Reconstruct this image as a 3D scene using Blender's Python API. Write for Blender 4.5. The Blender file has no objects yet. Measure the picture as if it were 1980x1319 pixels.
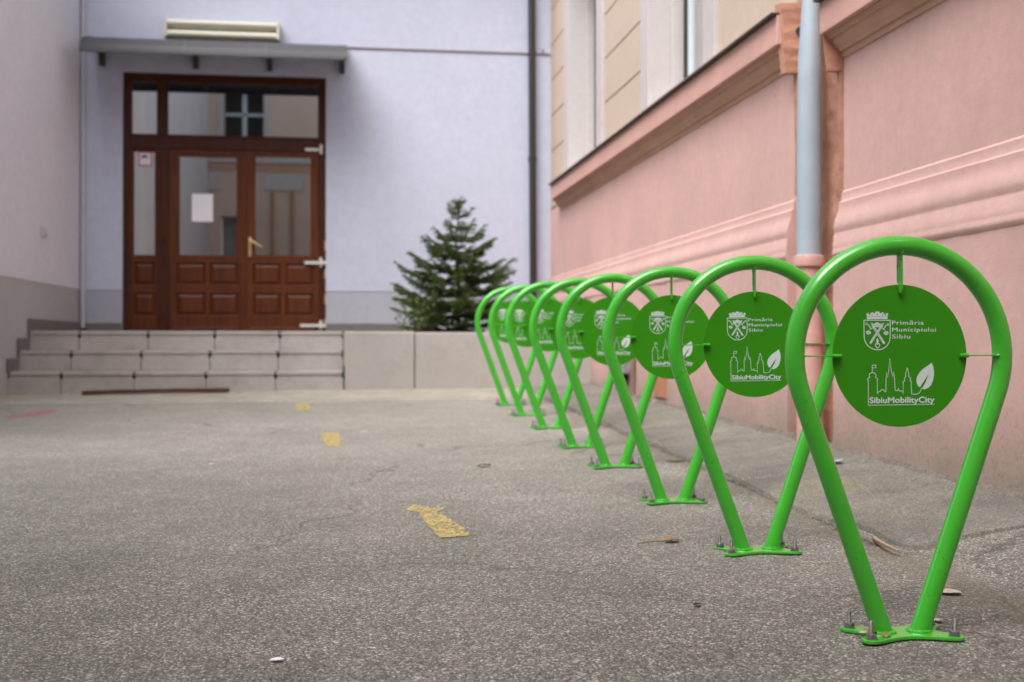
import bpy, bmesh, math, random
from mathutils import Vector, Matrix, noise

rnd = random.Random(7)
R = math.radians
scene = bpy.context.scene
COL = scene.collection

# ------------------------------------------------------------------ camera, sky, sun, exposure
cam_d = bpy.data.cameras.new('camera')
cam_d.sensor_width = 36.0
cam_d.lens = 43.64
cam_d.clip_start = 0.05
cam_d.clip_end = 500
cam_d.dof.use_dof = True
cam_d.dof.focus_distance = 3.35
cam_d.dof.aperture_fstop = 3.3
cam = bpy.data.objects.new('camera', cam_d)
COL.objects.link(cam)
cam.location = (0, 0, 0.7824)
cam.rotation_euler = (R(90.3), 0, R(-8.06))
scene.camera = cam

world = bpy.data.worlds.new('World')
scene.world = world
world.use_nodes = True
wn = world.node_tree
wn.nodes.clear()
wo = wn.nodes.new('ShaderNodeOutputWorld')
bg = wn.nodes.new('ShaderNodeBackground')
sky = wn.nodes.new('ShaderNodeTexSky')
sky.sky_type = 'NISHITA'
sky.sun_disc = False
sky.sun_elevation = R(56)
sky.sun_rotation = R(222)
sky.air_density = 1.0
sky.dust_density = 4.0
sky.ozone_density = 1.0
bg.inputs['Strength'].default_value = 0.15
hs = wn.nodes.new('ShaderNodeHueSaturation')      # thin high overcast: paler than a clear sky
hs.inputs['Saturation'].default_value = 0.42
wn.links.new(sky.outputs[0], hs.inputs['Color'])
wn.links.new(hs.outputs[0], bg.inputs[0])
wn.links.new(bg.outputs[0], wo.inputs[0])

sun_d = bpy.data.lights.new('sun', 'SUN')
sun_d.energy = 1.2
sun_d.angle = R(50)
sun_d.color = (1.0, 0.965, 0.92)
sun = bpy.data.objects.new('sun', sun_d)
COL.objects.link(sun)
# light falls from the upper left, behind the camera
az, el = R(222), R(56)
dirv = Vector((math.sin(az) * math.cos(el), math.cos(az) * math.cos(el), math.sin(el)))
sun.rotation_euler = dirv.to_track_quat('Z', 'Y').to_euler()
sun.location = dirv * 30

scene.view_settings.view_transform = 'Standard'
scene.view_settings.look = 'None'
scene.view_settings.exposure = 1.2
scene.view_settings.gamma = 1.0
scene.view_settings.use_curve_mapping = False
scene.render.engine = 'CYCLES'
scene.cycles.max_bounces = 8
scene.cycles.diffuse_bounces = 5
scene.cycles.sample_clamp_indirect = 6


# ------------------------------------------------------------------ materials
def new_mat(name):
    m = bpy.data.materials.new(name)
    m.use_nodes = True
    nt = m.node_tree
    return m, nt, nt.nodes['Principled BSDF']


def nd(nt, t, **kw):
    n = nt.nodes.new(t)
    for k, v in kw.items():
        if k in n.inputs:
            n.inputs[k].default_value = v
        else:
            setattr(n, k, v)
    return n


def ramp(nt, fac, stops):
    r = nt.nodes.new('ShaderNodeValToRGB')
    el = r.color_ramp.elements
    while len(el) < len(stops):
        el.new(0.5)
    for e, (p, c) in zip(el, stops):
        e.position = p
        e.color = (c[0], c[1], c[2], 1) if not isinstance(c, (int, float)) else (c, c, c, 1)
    nt.links.new(fac, r.inputs[0])
    return r.outputs[0]


def mix(nt, a, b, fac, mode='MIX'):
    n = nt.nodes.new('ShaderNodeMix')
    n.data_type = 'RGBA'
    n.blend_type = mode
    for sock, v in ((n.inputs[0], fac), (n.inputs[6], a), (n.inputs[7], b)):
        if hasattr(v, 'links'):
            nt.links.new(v, sock)
        elif isinstance(v, (int, float)):
            sock.default_value = v
        else:
            sock.default_value = (v[0], v[1], v[2], 1)
    return n.outputs[2]


def math_n(nt, op, a, b=0.0, clamp=False):
    n = nt.nodes.new('ShaderNodeMath')
    n.operation = op
    n.use_clamp = clamp
    for sock, v in ((n.inputs[0], a), (n.inputs[1], b)):
        if hasattr(v, 'links'):
            nt.links.new(v, sock)
        else:
            sock.default_value = v
    return n.outputs[0]


def noise_n(nt, co, scale, detail=5, rough=0.6):
    n = nd(nt, 'ShaderNodeTexNoise', Scale=scale, Detail=detail, Roughness=rough)
    nt.links.new(co, n.inputs['Vector'])
    return n.outputs['Fac']


def bump(nt, p, h, strength=0.4, dist=0.01, prev=None):
    b = nd(nt, 'ShaderNodeBump', Strength=strength, Distance=dist)
    nt.links.new(h, b.inputs['Height'])
    if prev is not None:
        nt.links.new(prev, b.inputs['Normal'])
    nt.links.new(b.outputs[0], p.inputs['Normal'])
    return b.outputs[0]


def geo_pos(nt):
    return nt.nodes.new('ShaderNodeNewGeometry').outputs['Position']


def obj_pos(nt):
    return nt.nodes.new('ShaderNodeTexCoord').outputs['Object']


def plaster(name, col, dark=0.86, rough=0.9, grain=0.25, gscale=180, mott=1.3, stains=None, spots=0.0):
    """painted render: mottled, fine grain, optional ground dirt (height) and peeled spots"""
    m, nt, p = new_mat(name)
    co = geo_pos(nt)
    c2 = tuple(x * dark for x in col)
    f = ramp(nt, noise_n(nt, co, mott, 6, 0.65), [(0.32, 0), (0.68, 1)])
    c = mix(nt, c2, col, f)
    f2 = ramp(nt, noise_n(nt, co, 14, 4, 0.7), [(0.3, 0.93), (0.7, 1.04)])
    c = mix(nt, c, f2, 1.0, 'MULTIPLY')
    if stains:
        zlo, zhi, scol, amt = stains
        sx = nt.nodes.new('ShaderNodeSeparateXYZ')
        nt.links.new(co, sx.inputs[0])
        n1 = noise_n(nt, co, 3.5, 7, 0.7)
        h = math_n(nt, 'ADD', sx.outputs[2], math_n(nt, 'MULTIPLY', n1, -0.5))
        mr = nt.nodes.new('ShaderNodeMapRange')
        nt.links.new(h, mr.inputs[0])
        mr.inputs[1].default_value = zlo - 0.25
        mr.inputs[2].default_value = zhi - 0.25
        mr.inputs[3].default_value = amt
        mr.inputs[4].default_value = 0
        c = mix(nt, c, scol, mr.outputs[0])
        sp = ramp(nt, noise_n(nt, co, 48, 7, 0.8), [(0.50, 0), (0.66, 0.5)])
        mr2 = nt.nodes.new('ShaderNodeMapRange')
        nt.links.new(h, mr2.inputs[0])
        mr2.inputs[1].default_value = zlo - 0.1
        mr2.inputs[2].default_value = zhi - 0.15
        mr2.inputs[3].default_value = 1
        mr2.inputs[4].default_value = 0
        c = mix(nt, c, tuple(x * 0.45 for x in scol), math_n(nt, 'MULTIPLY', sp, mr2.outputs[0]))
    if spots:
        v = noise_n(nt, co, 9, 8, 0.75)
        msk = ramp(nt, v, [(0.0, 0), (0.70 - spots * 0.06, 0), (0.74 - spots * 0.06, 0.7)])
        c = mix(nt, c, tuple(x * 0.42 for x in col), msk)
        st = nt.nodes.new('ShaderNodeMapping')
        st.inputs['Scale'].default_value = (2.2, 2.2, 0.8)
        nt.links.new(co, st.inputs[0])
        streak = ramp(nt, noise_n(nt, st.outputs[0], 1.6, 5, 0.6), [(0.46, 0), (0.75, 0.24)])
        c = mix(nt, c, tuple(x * 0.7 for x in col), streak)
    nt.links.new(c, p.inputs['Base Color'])
    p.inputs['Roughness'].default_value = rough
    h = math_n(nt, 'ADD', noise_n(nt, co, gscale, 3, 0.6), math_n(nt, 'MULTIPLY', noise_n(nt, co, 16, 4, 0.6), 1.5))
    bump(nt, p, h, grain, 0.006)
    return m


def simple(name, col, rough=0.5, metal=0.0, var=0.0, vscale=8.0, bmp=0.0, bscale=60.0, coat=0.0):
    m, nt, p = new_mat(name)
    co = geo_pos(nt)
    if var:
        f = ramp(nt, noise_n(nt, co, vscale, 5, 0.65), [(0.3, 0), (0.7, 1)])
        c = mix(nt, tuple(x * (1 - var) for x in col), tuple(min(1, x * (1 + var * 0.5)) for x in col), f)
        nt.links.new(c, p.inputs['Base Color'])
    else:
        p.inputs['Base Color'].default_value = (*col, 1)
    p.inputs['Roughness'].default_value = rough
    p.inputs['Metallic'].default_value = metal
    if coat:
        p.inputs['Coat Weight'].default_value = coat
        p.inputs['Coat Roughness'].default_value = 0.08
    if bmp:
        bump(nt, p, noise_n(nt, co, bscale, 4, 0.6), bmp, 0.004)
    return m


def asphalt_mat():
    m, nt, p = new_mat('asphalt')
    co = geo_pos(nt)
    flat = nt.nodes.new('ShaderNodeMapping')
    flat.inputs['Scale'].default_value = (1, 1, 0.0)
    nt.links.new(co, flat.inputs[0])
    fco = flat.outputs[0]
    # warp so that the chips are not a clean cell pattern
    wv = nd(nt, 'ShaderNodeTexNoise', Scale=90.0, Detail=2.0)
    nt.links.new(fco, wv.inputs['Vector'])
    wsub = nt.nodes.new('ShaderNodeVectorMath'); wsub.operation = 'MULTIPLY_ADD'
    nt.links.new(wv.outputs['Color'], wsub.inputs[0])
    wsub.inputs[1].default_value = (0.006, 0.006, 0)
    nt.links.new(fco, wsub.inputs[2])
    v1 = nd(nt, 'ShaderNodeTexVoronoi', Scale=175.0)
    v1.voronoi_dimensions = '2D'
    nt.links.new(wsub.outputs[0], v1.inputs['Vector'])
    s1 = nt.nodes.new('ShaderNodeSeparateColor'); nt.links.new(v1.outputs['Color'], s1.inputs[0])
    v2 = nd(nt, 'ShaderNodeTexVoronoi', Scale=370.0)
    v2.voronoi_dimensions = '2D'
    nt.links.new(wsub.outputs[0], v2.inputs['Vector'])
    s2 = nt.nodes.new('ShaderNodeSeparateColor'); nt.links.new(v2.outputs['Color'], s2.inputs[0])
    chip = ramp(nt, s1.outputs[0], [(0.0, (.008, .0078, .0065)), (0.30, (.042, .0405, .034)), (0.62, (.120, .114, .098)),
                                    (0.88, (.255, .243, .212)), (1.0, (.62, .60, .55))])
    chip2 = ramp(nt, s2.outputs[1], [(0.0, (.018, .016, .014)), (0.5, (.092, .087, .075)), (0.85, (.23, .219, .19)), (1.0, (.62, .60, .54))])
    c = mix(nt, chip, chip2, 0.35)
    # binder in the gaps between chips
    gap = ramp(nt, v1.outputs['Distance'], [(0.35, 0.0), (0.75, 0.55)])
    c = mix(nt, c, (.055, .050, .045), gap)
    # tinted single grains
    warm = ramp(nt, s1.outputs[2], [(0.86, 0), (0.93, 0.4)])
    c = mix(nt, c, (.22, .155, .115), warm)
    # big worn patches
    big = ramp(nt, noise_n(nt, fco, 0.55, 6, 0.6), [(0.3, 0.92), (0.7, 1.60)])
    c = mix(nt, c, big, 1.0, 'MULTIPLY')
    mid = ramp(nt, noise_n(nt, fco, 3.2, 6, 0.7), [(0.28, 0.76), (0.72, 1.20)])
    c = mix(nt, c, mid, 1.0, 'MULTIPLY')
    # paler towards the steps: the dimmer light up front is put into the colour
    sx = nt.nodes.new('ShaderNodeSeparateXYZ'); nt.links.new(co, sx.inputs[0])
    mr = nt.nodes.new('ShaderNodeMapRange')
    nt.links.new(math_n(nt, 'ADD', sx.outputs[1], math_n(nt, 'MULTIPLY', noise_n(nt, fco, 0.9, 4, 0.6), 3.0)), mr.inputs[0])
    mr.inputs[1].default_value = 3.4; mr.inputs[2].default_value = 8.6
    mr.inputs[3].default_value = 0.04; mr.inputs[4].default_value = 0.72
    far_lift = mix(nt, c, ramp(nt, mr.outputs[0], [(0, 1.0), (0.72, 2.1)]), 1.0, 'MULTIPLY')
    c = mix(nt, far_lift, (.365, .356, .315), math_n(nt, 'MULTIPLY', mr.outputs[0], 0.72))
    # wandering hairline cracks
    cw = nd(nt, 'ShaderNodeTexNoise', Scale=1.7, Detail=5.0)
    nt.links.new(fco, cw.inputs['Vector'])
    cv = nt.nodes.new('ShaderNodeVectorMath'); cv.operation = 'MULTIPLY_ADD'
    nt.links.new(cw.outputs['Color'], cv.inputs[0]); cv.inputs[1].default_value = (0.9, 0.9, 0)
    nt.links.new(fco, cv.inputs[2])
    ve = nd(nt, 'ShaderNodeTexVoronoi', Scale=0.42)
    ve.voronoi_dimensions = '2D'; ve.feature = 'DISTANCE_TO_EDGE'
    nt.links.new(cv.outputs[0], ve.inputs['Vector'])
    ck = ramp(nt, ve.outputs['Distance'], [(0.0, 0.55), (0.003, 0.35), (0.007, 0.0)])
    ckm = ramp(nt, noise_n(nt, fco, 0.8, 3, 0.5), [(0.44, 0), (0.58, 1)])
    c = mix(nt, c, (.045, .042, .035), math_n(nt, 'MULTIPLY', ck, ckm))
    # damp tar stain at the left edge, enlarged to paint in the corner's shade
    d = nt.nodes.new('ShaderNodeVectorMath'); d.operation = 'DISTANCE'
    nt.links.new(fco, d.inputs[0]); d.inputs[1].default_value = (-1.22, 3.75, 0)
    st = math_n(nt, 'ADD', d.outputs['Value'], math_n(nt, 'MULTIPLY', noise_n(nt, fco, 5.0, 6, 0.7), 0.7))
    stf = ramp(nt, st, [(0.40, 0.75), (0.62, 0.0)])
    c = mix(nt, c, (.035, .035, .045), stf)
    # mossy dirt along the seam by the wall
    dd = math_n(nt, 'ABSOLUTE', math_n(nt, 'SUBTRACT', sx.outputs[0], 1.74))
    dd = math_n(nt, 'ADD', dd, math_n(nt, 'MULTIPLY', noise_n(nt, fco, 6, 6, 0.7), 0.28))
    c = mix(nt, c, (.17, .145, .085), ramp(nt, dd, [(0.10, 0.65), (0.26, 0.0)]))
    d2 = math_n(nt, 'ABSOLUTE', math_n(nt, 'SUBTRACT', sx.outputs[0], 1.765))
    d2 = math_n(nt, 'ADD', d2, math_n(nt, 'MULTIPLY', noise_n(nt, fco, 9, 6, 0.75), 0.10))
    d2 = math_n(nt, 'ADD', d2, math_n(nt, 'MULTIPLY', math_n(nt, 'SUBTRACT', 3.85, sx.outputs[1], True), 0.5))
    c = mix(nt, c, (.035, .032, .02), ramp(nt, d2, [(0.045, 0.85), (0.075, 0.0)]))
    nt.links.new(c, p.inputs['Base Color'])
    p.inputs['Roughness'].default_value = 0.82
    p.inputs['Specular IOR Level'].default_value = 0.35
    hh = math_n(nt, 'SUBTRACT', 1.0, v1.outputs['Distance'])
    hh = math_n(nt, 'ADD', hh, math_n(nt, 'MULTIPLY', s1.outputs[1], 0.8))
    hh = math_n(nt, 'ADD', hh, math_n(nt, 'MULTIPLY', math_n(nt, 'SUBTRACT', 1.0, v2.outputs['Distance']), 0.4))
    b = bump(nt, p, hh, 0.9, 0.0045)
    bump(nt, p, noise_n(nt, fco, 14, 5, 0.65), 0.35, 0.012, b)
    return m


def concrete_mat(name, c1, c2, c3, scale=2.5, moss=0.0, grain=0.4, speck=0.7):
    m, nt, p = new_mat(name)
    co = geo_pos(nt)
    c = mix(nt, c1, c2, ramp(nt, noise_n(nt, co, scale, 8, 0.68), [(0.3, 0), (0.7, 1)]))
    c = mix(nt, c, c3, ramp(nt, noise_n(nt, co, scale * 3.3, 7, 0.7), [(0.52, 0), (0.75, 0.6)]))
    if moss:
        c = mix(nt, c, (.21, .195, .08), ramp(nt, noise_n(nt, co, 1.6, 8, 0.72), [(0.55, 0), (0.72, moss)]))
    v = nd(nt, 'ShaderNodeTexVoronoi', Scale=190.0)
    nt.links.new(co, v.inputs['Vector'])
    s = nt.nodes.new('ShaderNodeSeparateColor'); nt.links.new(v.outputs['Color'], s.inputs[0])
    c = mix(nt, c, ramp(nt, s.outputs[0], [(0, 0.45), (0.6, 0.95), (0.9, 1.35), (1.0, 2.2)]), speck, 'MULTIPLY')
    nt.links.new(c, p.inputs['Base Color'])
    p.inputs['Roughness'].default_value = 0.9
    h = math_n(nt, 'ADD', noise_n(nt, co, 40, 5, 0.7), math_n(nt, 'MULTIPLY', s.outputs[1], 0.25))
    bump(nt, p, h, grain, 0.006)
    return m


def wood_mat(name, col, axis_scale=(30, 30, 2.0), rough=0.42):
    m, nt, p = new_mat(name)
    co = geo_pos(nt)
    mp = nt.nodes.new('ShaderNodeMapping'); mp.inputs['Scale'].default_value = axis_scale
    nt.links.new(co, mp.inputs[0])
    n = noise_n(nt, mp.outputs[0], 1.0, 6, 0.6)
    c = mix(nt, tuple(x * 0.6 for x in col), tuple(x * 1.25 for x in col), ramp(nt, n, [(0.3, 0), (0.7, 1)]))
    nt.links.new(c, p.inputs['Base Color'])
    p.inputs['Roughness'].default_value = rough
    p.inputs['Specular IOR Level'].default_value = 0.3
    bump(nt, p, n, 0.15, 0.003)
    return m


def green_mat():
    m, nt, p = new_mat('green_powder_coat')
    co = obj_pos(nt)
    f = noise_n(nt, co, 7, 5, 0.6)
    c = mix(nt, (.046, .41, .020), (.052, .45, .024), ramp(nt, f, [(0.3, 0), (0.7, 1)]))
    g = geo_pos(nt)
    dust = ramp(nt, noise_n(nt, g, 140, 6, 0.75), [(0.68, 0), (0.8, 0.05)])
    c = mix(nt, c, (.35, .42, .30), dust)
    nt.links.new(c, p.inputs['Base Color'])
    so = nt.nodes.new('ShaderNodeSeparateXYZ'); nt.links.new(co, so.inputs[0])
    ft = math_n(nt, 'ADD', so.outputs[2], math_n(nt, 'MULTIPLY', noise_n(nt, g, 45, 6, 0.75), 0.10))
    c = mix(nt, c, (.12, .11, .07), ramp(nt, ft, [(0.030, 0.5), (0.052, 0.0)]))
    nt.links.new(c, p.inputs['Base Color'])
    rr = ramp(nt, noise_n(nt, g, 25, 5, 0.7), [(0.3, 0.26), (0.7, 0.36)])
    nt.links.new(rr, p.inputs['Roughness'])
    p.inputs['Specular IOR Level'].default_value = 0.55
    bump(nt, p, noise_n(nt, g, 420, 2, 0.5), 0.02, 0.0006)
    p.inputs['Coat Weight'].default_value = 0.6
    p.inputs['Coat Roughness'].default_value = 0.10
    return m


def disc_mat():
    m, nt, p = new_mat('green_sheet_panel')
    g = geo_pos(nt)
    c = mix(nt, (.033, .255, .004), (.037, .28, .005), ramp(nt, noise_n(nt, g, 4, 5, 0.6), [(0.3, 0), (0.7, 1)]))
    dust = ramp(nt, noise_n(nt, g, 95, 6, 0.75), [(0.66, 0), (0.8, 0.14)])
    c = mix(nt, c, (.35, .42, .30), dust)
    nt.links.new(c, p.inputs['Base Color'])
    p.inputs['Roughness'].default_value = 0.45
    p.inputs['Specular IOR Level'].default_value = 0.25
    return m


def glass_mat():
    m, nt, p = new_mat('door_glass')
    out = nt.nodes['Material Output']
    gl = nd(nt, 'ShaderNodeBsdfGlossy', Roughness=0.015)
    gl.inputs['Color'].default_value = (.92, .95, .93, 1)
    tr = nt.nodes.new('ShaderNodeBsdfTransparent')
    tr.inputs['Color'].default_value = (.55, .57, .55, 1)
    mx = nt.nodes.new('ShaderNodeMixShader')
    lw = nd(nt, 'ShaderNodeFresnel', IOR=1.5)
    f = math_n(nt, 'ADD', math_n(nt, 'MULTIPLY', lw.outputs[0], 1.4), 0.48, True)
    nt.links.new(f, mx.inputs[0])
    nt.links.new(tr.outputs[0], mx.inputs[1])
    nt.links.new(gl.outputs[0], mx.inputs[2])
    nt.links.new(mx.outputs[0], out.inputs[0])
    nt.nodes.remove(p)
    return m


def paint_mat(name, col, wear=0.5):
    m, nt, p = new_mat(name)
    out = nt.nodes['Material Output']
    co = geo_pos(nt)
    c = mix(nt, col, tuple(x * 0.6 for x in col), ramp(nt, noise_n(nt, co, 30, 6, 0.7), [(0.35, 0), (0.75, 1)]))
    nt.links.new(c, p.inputs['Base Color'])
    p.inputs['Roughness'].default_value = 0.75
    tr = nt.nodes.new('ShaderNodeBsdfTransparent')
    mx = nt.nodes.new('ShaderNodeMixShader')
    v = nd(nt, 'ShaderNodeTexVoronoi', Scale=125.0); v.voronoi_dimensions = '2D'
    nt.links.new(co, v.inputs['Vector'])
    s = nt.nodes.new('ShaderNodeSeparateColor'); nt.links.new(v.outputs['Color'], s.inputs[0])
    a = math_n(nt, 'ADD', s.outputs[0], math_n(nt, 'MULTIPLY', math_n(nt, 'SUBTRACT', noise_n(nt, co, 22, 5, 0.7), 0.5), 1.6))
    nt.links.new(ramp(nt, a, [(wear - 0.25, 0), (wear + 0.55, 0.9)]), mx.inputs[0])
    nt.links.new(tr.outputs[0], mx.inputs[1])
    nt.links.new(p.outputs[0], mx.inputs[2])
    nt.links.new(mx.outputs[0], out.inputs[0])
    bump(nt, p, s.outputs[1], 0.4, 0.003)
    return m


M = {}
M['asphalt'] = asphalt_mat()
M['apron'] = concrete_mat('apron_concrete', (.125, .118, .10), (.235, .223, .19), (.075, .07, .055), 2.2, 0.6)
M['strip'] = concrete_mat('strip_concrete', (.27, .25, .20), (.41, .385, .32), (.16, .15, .12), 2.6, 0.4)
M['rubble'] = concrete_mat('crumbled_render', (.11, .097, .08), (.23, .185, .155), (.05, .045, .038), 7.0, 0.3, 0.8)
M['slab'] = concrete_mat('slab_concrete', (.36, .34, .32), (.47, .445, .42), (.28, .265, .24), 3.0, 0.0, 0.2, 0.15)
M['cast'] = concrete_mat('cast_concrete', (.37, .35, .33), (.44, .42, .40), (.32, .30, .27), 1.5, 0.12, 0.2, 0.12)
M['mortar'] = simple('dark_joint', (.03, .028, .026), 0.95)
M['back_wall'] = plaster('lavender_white_render', (.53, .56, .69), 0.94, mott=0.7, grain=0.12)
M['back_plinth'] = plaster('grey_render', (.40, .41, .47), 0.94, mott=1.0, grain=0.12)
M['left_wall'] = plaster('grey_white_render', (.70, .70, .77), 0.93, mott=0.9, grain=0.15)
M['left_plinth'] = plaster('grey_plinth_render', (.44, .44, .44), 0.93, mott=1.0, grain=0.15)
M['skirt'] = simple('skirting_tile', (.15, .145, .135), 0.5, var=0.15)
M['pink'] = plaster('pink_render', (.70, .445, .405), 0.86, mott=1.1, grain=0.35, gscale=240,
                    stains=(0.22, 0.66, (.30, .25, .20), 0.95), spots=0.8)
M['pink_up'] = plaster('pink_fascia_render', (.69, .40, .345), 0.88, mott=2.2, grain=0.3, spots=0.4)
M['cornice'] = plaster('cornice_render', (.60, .37, .26), 0.82, mott=2.4, grain=0.3, spots=0.5)
M['niche'] = plaster('terracotta_render', (.56, .28, .19), 0.72, mott=5.0, grain=0.8, gscale=70, spots=1.0)
M['cream'] = plaster('cream_render', (.56, .45, .365), 0.94, mott=1.0, grain=0.15)
M['white_trim'] = plaster('white_trim_render', (.54, .50, .495), 0.93, mott=1.5, grain=0.12)
M['flash'] = simple('dark_flashing', (.06, .045, .035), 0.6, var=0.3)
M['groove'] = simple('render_joint', (.52, .38, .29), 0.9)
M['blue_pipe'] = simple('pale_blue_paint', (.37, .45, .52), 0.5, var=0.10, vscale=5, bmp=0.1)
M['pink_pipe'] = simple('pink_pipe_paint', (.68, .40, .35), 0.55, var=0.15, vscale=6, bmp=0.15)
M['black'] = simple('black_pipe_paint', (.028, .024, .024), 0.45, var=0.2)
M['white_pipe'] = simple('white_pipe_paint', (.52, .51, .55), 0.5, var=0.08)
M['door_wood'] = wood_mat('brown_door_wood', (.105, .026, .006))
M['door_dark'] = wood_mat('dark_door_frame_wood', (.060, .0135, .004))
M['plank'] = wood_mat('old_brown_plank', (.10, .045, .028), (2.0, 30, 30), 0.8)
M['glass'] = glass_mat()
M['brass'] = simple('brass', (.72, .50, .26), 0.3, metal=0.7)
M['hinge'] = simple('pale_metal', (.68, .66, .62), 0.45, metal=0.2)
M['paper'] = simple('white_paper', (.80, .78, .84), 0.8)
M['red'] = simple('red_print', (.62, .12, .14), 0.7)
M['dark_print'] = simple('dark_print', (.08, .08, .10), 0.7)
M['canopy'] = simple('grey_canopy_sheet', (.055, .055, .062), 0.6, var=0.1, vscale=3)
M['canopy_trim'] = simple('canopy_trim', (.075, .075, .08), 0.55)
M['fixture'] = simple('cream_lamp_housing', (.56, .54, .44), 0.4, var=0.1)
M['tube'] = simple('unlit_tube_glass', (.60, .58, .48), 0.2)
M['green'] = green_mat()
M['disc'] = disc_mat()
M['print'] = simple('pale_print', (.62, .74, .70), 0.55)
M['steel'] = simple('zinc_plated_steel', (.26, .26, .26), 0.42, metal=0.7, var=0.3, vscale=120, bmp=0.3, bscale=300)
M['bark'] = simple('spruce_bark', (.09, .06, .04), 0.9, var=0.3, bmp=0.5)
M['soil'] = simple('dark_soil', (.055, .042, .03), 0.95, var=0.4, bmp=0.8, bscale=30)
M['yellow'] = paint_mat('worn_yellow_paint', (.64, .50, .18), 0.02)
M['pinkmark'] = paint_mat('worn_pink_paint', (.75, .24, .30), 0.45)
M['leaf_brown'] = simple('dry_leaf', (.30, .155, .075), 0.7, var=0.4, vscale=60)
M['leaf_pale'] = simple('bleached_leaf', (.50, .46, .36), 0.7, var=0.25, vscale=60)
M['leaf_green'] = simple('green_leaf', (.19, .25, .04), 0.6, var=0.3, vscale=60)
M['leaf_yellow'] = simple('yellow_leaf', (.55, .47, .10), 0.6, var=0.3, vscale=60)
M['pebble'] = simple('pale_pebble', (.30, .28, .245), 0.8, var=0.3, vscale=40)
M['grey_box'] = concrete_mat('stained_metal_box', (.22, .215, .21), (.33, .32, .31), (.10, .10, .10), 8.0)
M['brown_pipe'] = simple('brown_pipe_paint', (.24, .15, .12), 0.6, var=0.3)
M['terracotta'] = plaster('terracotta_patch', (.50, .22, .12), 0.85, mott=3.0, grain=0.4)
M['beige'] = plaster('beige_render', (.66, .52, .43), 0.9, mott=1.0, grain=0.15)
M['eave'] = simple('dark_eave', (.06, .055, .05), 0.8)
M['dark_room'] = simple('vestibule_paint', (.20, .175, .15), 0.9, var=0.3, vscale=1.5)
M['win_frame'] = simple('window_frame_paint', (.60, .66, .72), 0.5)
M['bluebit'] = simple('blue_grey_paper', (.42, .47, .60), 0.6)


def needle_mat():
    m, nt, p = new_mat('spruce_needles')
    co = geo_pos(nt)
    rr = nt.nodes.new('ShaderNodeNewGeometry').outputs['Random Per Island']
    c = ramp(nt, rr, [(0, (.030, .062, .010)), (0.45, (.060, .118, .018)), (0.85, (.105, .18, .032)), (0.95, (.10, .12, .035)), (1.0, (.14, .075, .03))])
    c = mix(nt, c, (.11, .10, .03), ramp(nt, noise_n(nt, co, 5, 3, 0.6), [(0.58, 0), (0.75, 0.5)]))
    nt.links.new(c, p.inputs['Base Color'])
    p.inputs['Roughness'].default_value = 0.5
    return m


M['needles'] = needle_mat()


# ------------------------------------------------------------------ mesh helpers
class MB:
    def __init__(self):
        self.v, self.f = [], []

    def add(self, vs, fs):
        o = len(self.v)
        self.v += [tuple(x) for x in vs]
        self.f += [tuple(i + o for i in f) for f in fs]
        return self

    def box(self, x0, x1, y0, y1, z0, z1, rot=None, org=None):
        vs = [Vector(p) for p in ((x0, y0, z0), (x1, y0, z0), (x1, y1, z0), (x0, y1, z0),
                                  (x0, y0, z1), (x1, y0, z1), (x1, y1, z1), (x0, y1, z1))]
        if rot:
            o = Vector(org or (0, 0, 0))
            vs = [rot @ (p - o) + o for p in vs]
        return self.add(vs, [(0, 3, 2, 1), (4, 5, 6, 7), (0, 1, 5, 4), (1, 2, 6, 5), (2, 3, 7, 6), (3, 0, 4, 7)])

    def tube(self, pts, r, n=12, cap=True, closed=False):
        pts = [Vector(p) for p in pts]
        rs = r if isinstance(r, (list, tuple)) else [r] * len(pts)
        vs, fs = [], []
        up = None
        for i, p in enumerate(pts):
            a = pts[max(i - 1, 0)]
            b = pts[min(i + 1, len(pts) - 1)]
            t = (b - a).normalized()
            if up is None:
                up = Vector((0, 0, 1)) if abs(t.z) < 0.9 else Vector((0, 1, 0))
            s = t.cross(up)
            if s.length < 1e-5:
                s = t.cross(Vector((1, 0, 0)))
            s.normalize()
            u = s.cross(t).normalized()
            up = u
            for k in range(n):
                an = 2 * math.pi * k / n
                vs.append(p + s * (math.cos(an) * rs[i]) + u * (math.sin(an) * rs[i]))
        for i in range(len(pts) - 1):
            for k in range(n):
                k2 = (k + 1) % n
                fs.append((i * n + k, i * n + k2, (i + 1) * n + k2, (i + 1) * n + k))
        if cap:
            fs.append(tuple(range(n)))
            fs.append(tuple(reversed(range((len(pts) - 1) * n, len(pts) * n))))
        return self.add(vs, fs)

    def prism(self, poly, axis, a, b):
        """extrude a 2D outline along an axis (0 x, 1 y, 2 z)"""
        n = len(poly)

        def mk(p, t):
            q = list(p)
            q.insert(axis, t)
            return q
        vs = [mk(p, a) for p in poly] + [mk(p, b) for p in poly]
        fs = [tuple(range(n)), tuple(reversed(range(n, 2 * n)))]
        fs += [(i, i + n, (i + 1) % n + n, (i + 1) % n) for i in range(n)]
        return self.add(vs, fs)

    def build(self, name, mat, parent=None, bevel=0, smooth=False, label=None, kind=None, fixn=True):
        me = bpy.data.meshes.new(name)
        me.from_pydata(self.v, [], self.f)
        if fixn:
            bm = bmesh.new(); bm.from_mesh(me)
            bmesh.ops.recalc_face_normals(bm, faces=bm.faces)
            bm.to_mesh(me); bm.free()
        me.materials.append(M[mat])
        if smooth:
            me.polygons.foreach_set('use_smooth', [True] * len(me.polygons))
            try:
                me.set_sharp_from_angle(angle=R(40))
            except Exception:
                pass
        o = bpy.data.objects.new(name, me)
        COL.objects.link(o)
        if parent:
            o.parent = parent
        if bevel:
            b = o.modifiers.new('bevel', 'BEVEL')
            b.width = bevel; b.segments = 2; b.limit_method = 'ANGLE'; b.angle_limit = R(40)
        if label:
            o['label'] = label
        if kind:
            o['kind'] = kind
        return o


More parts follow.
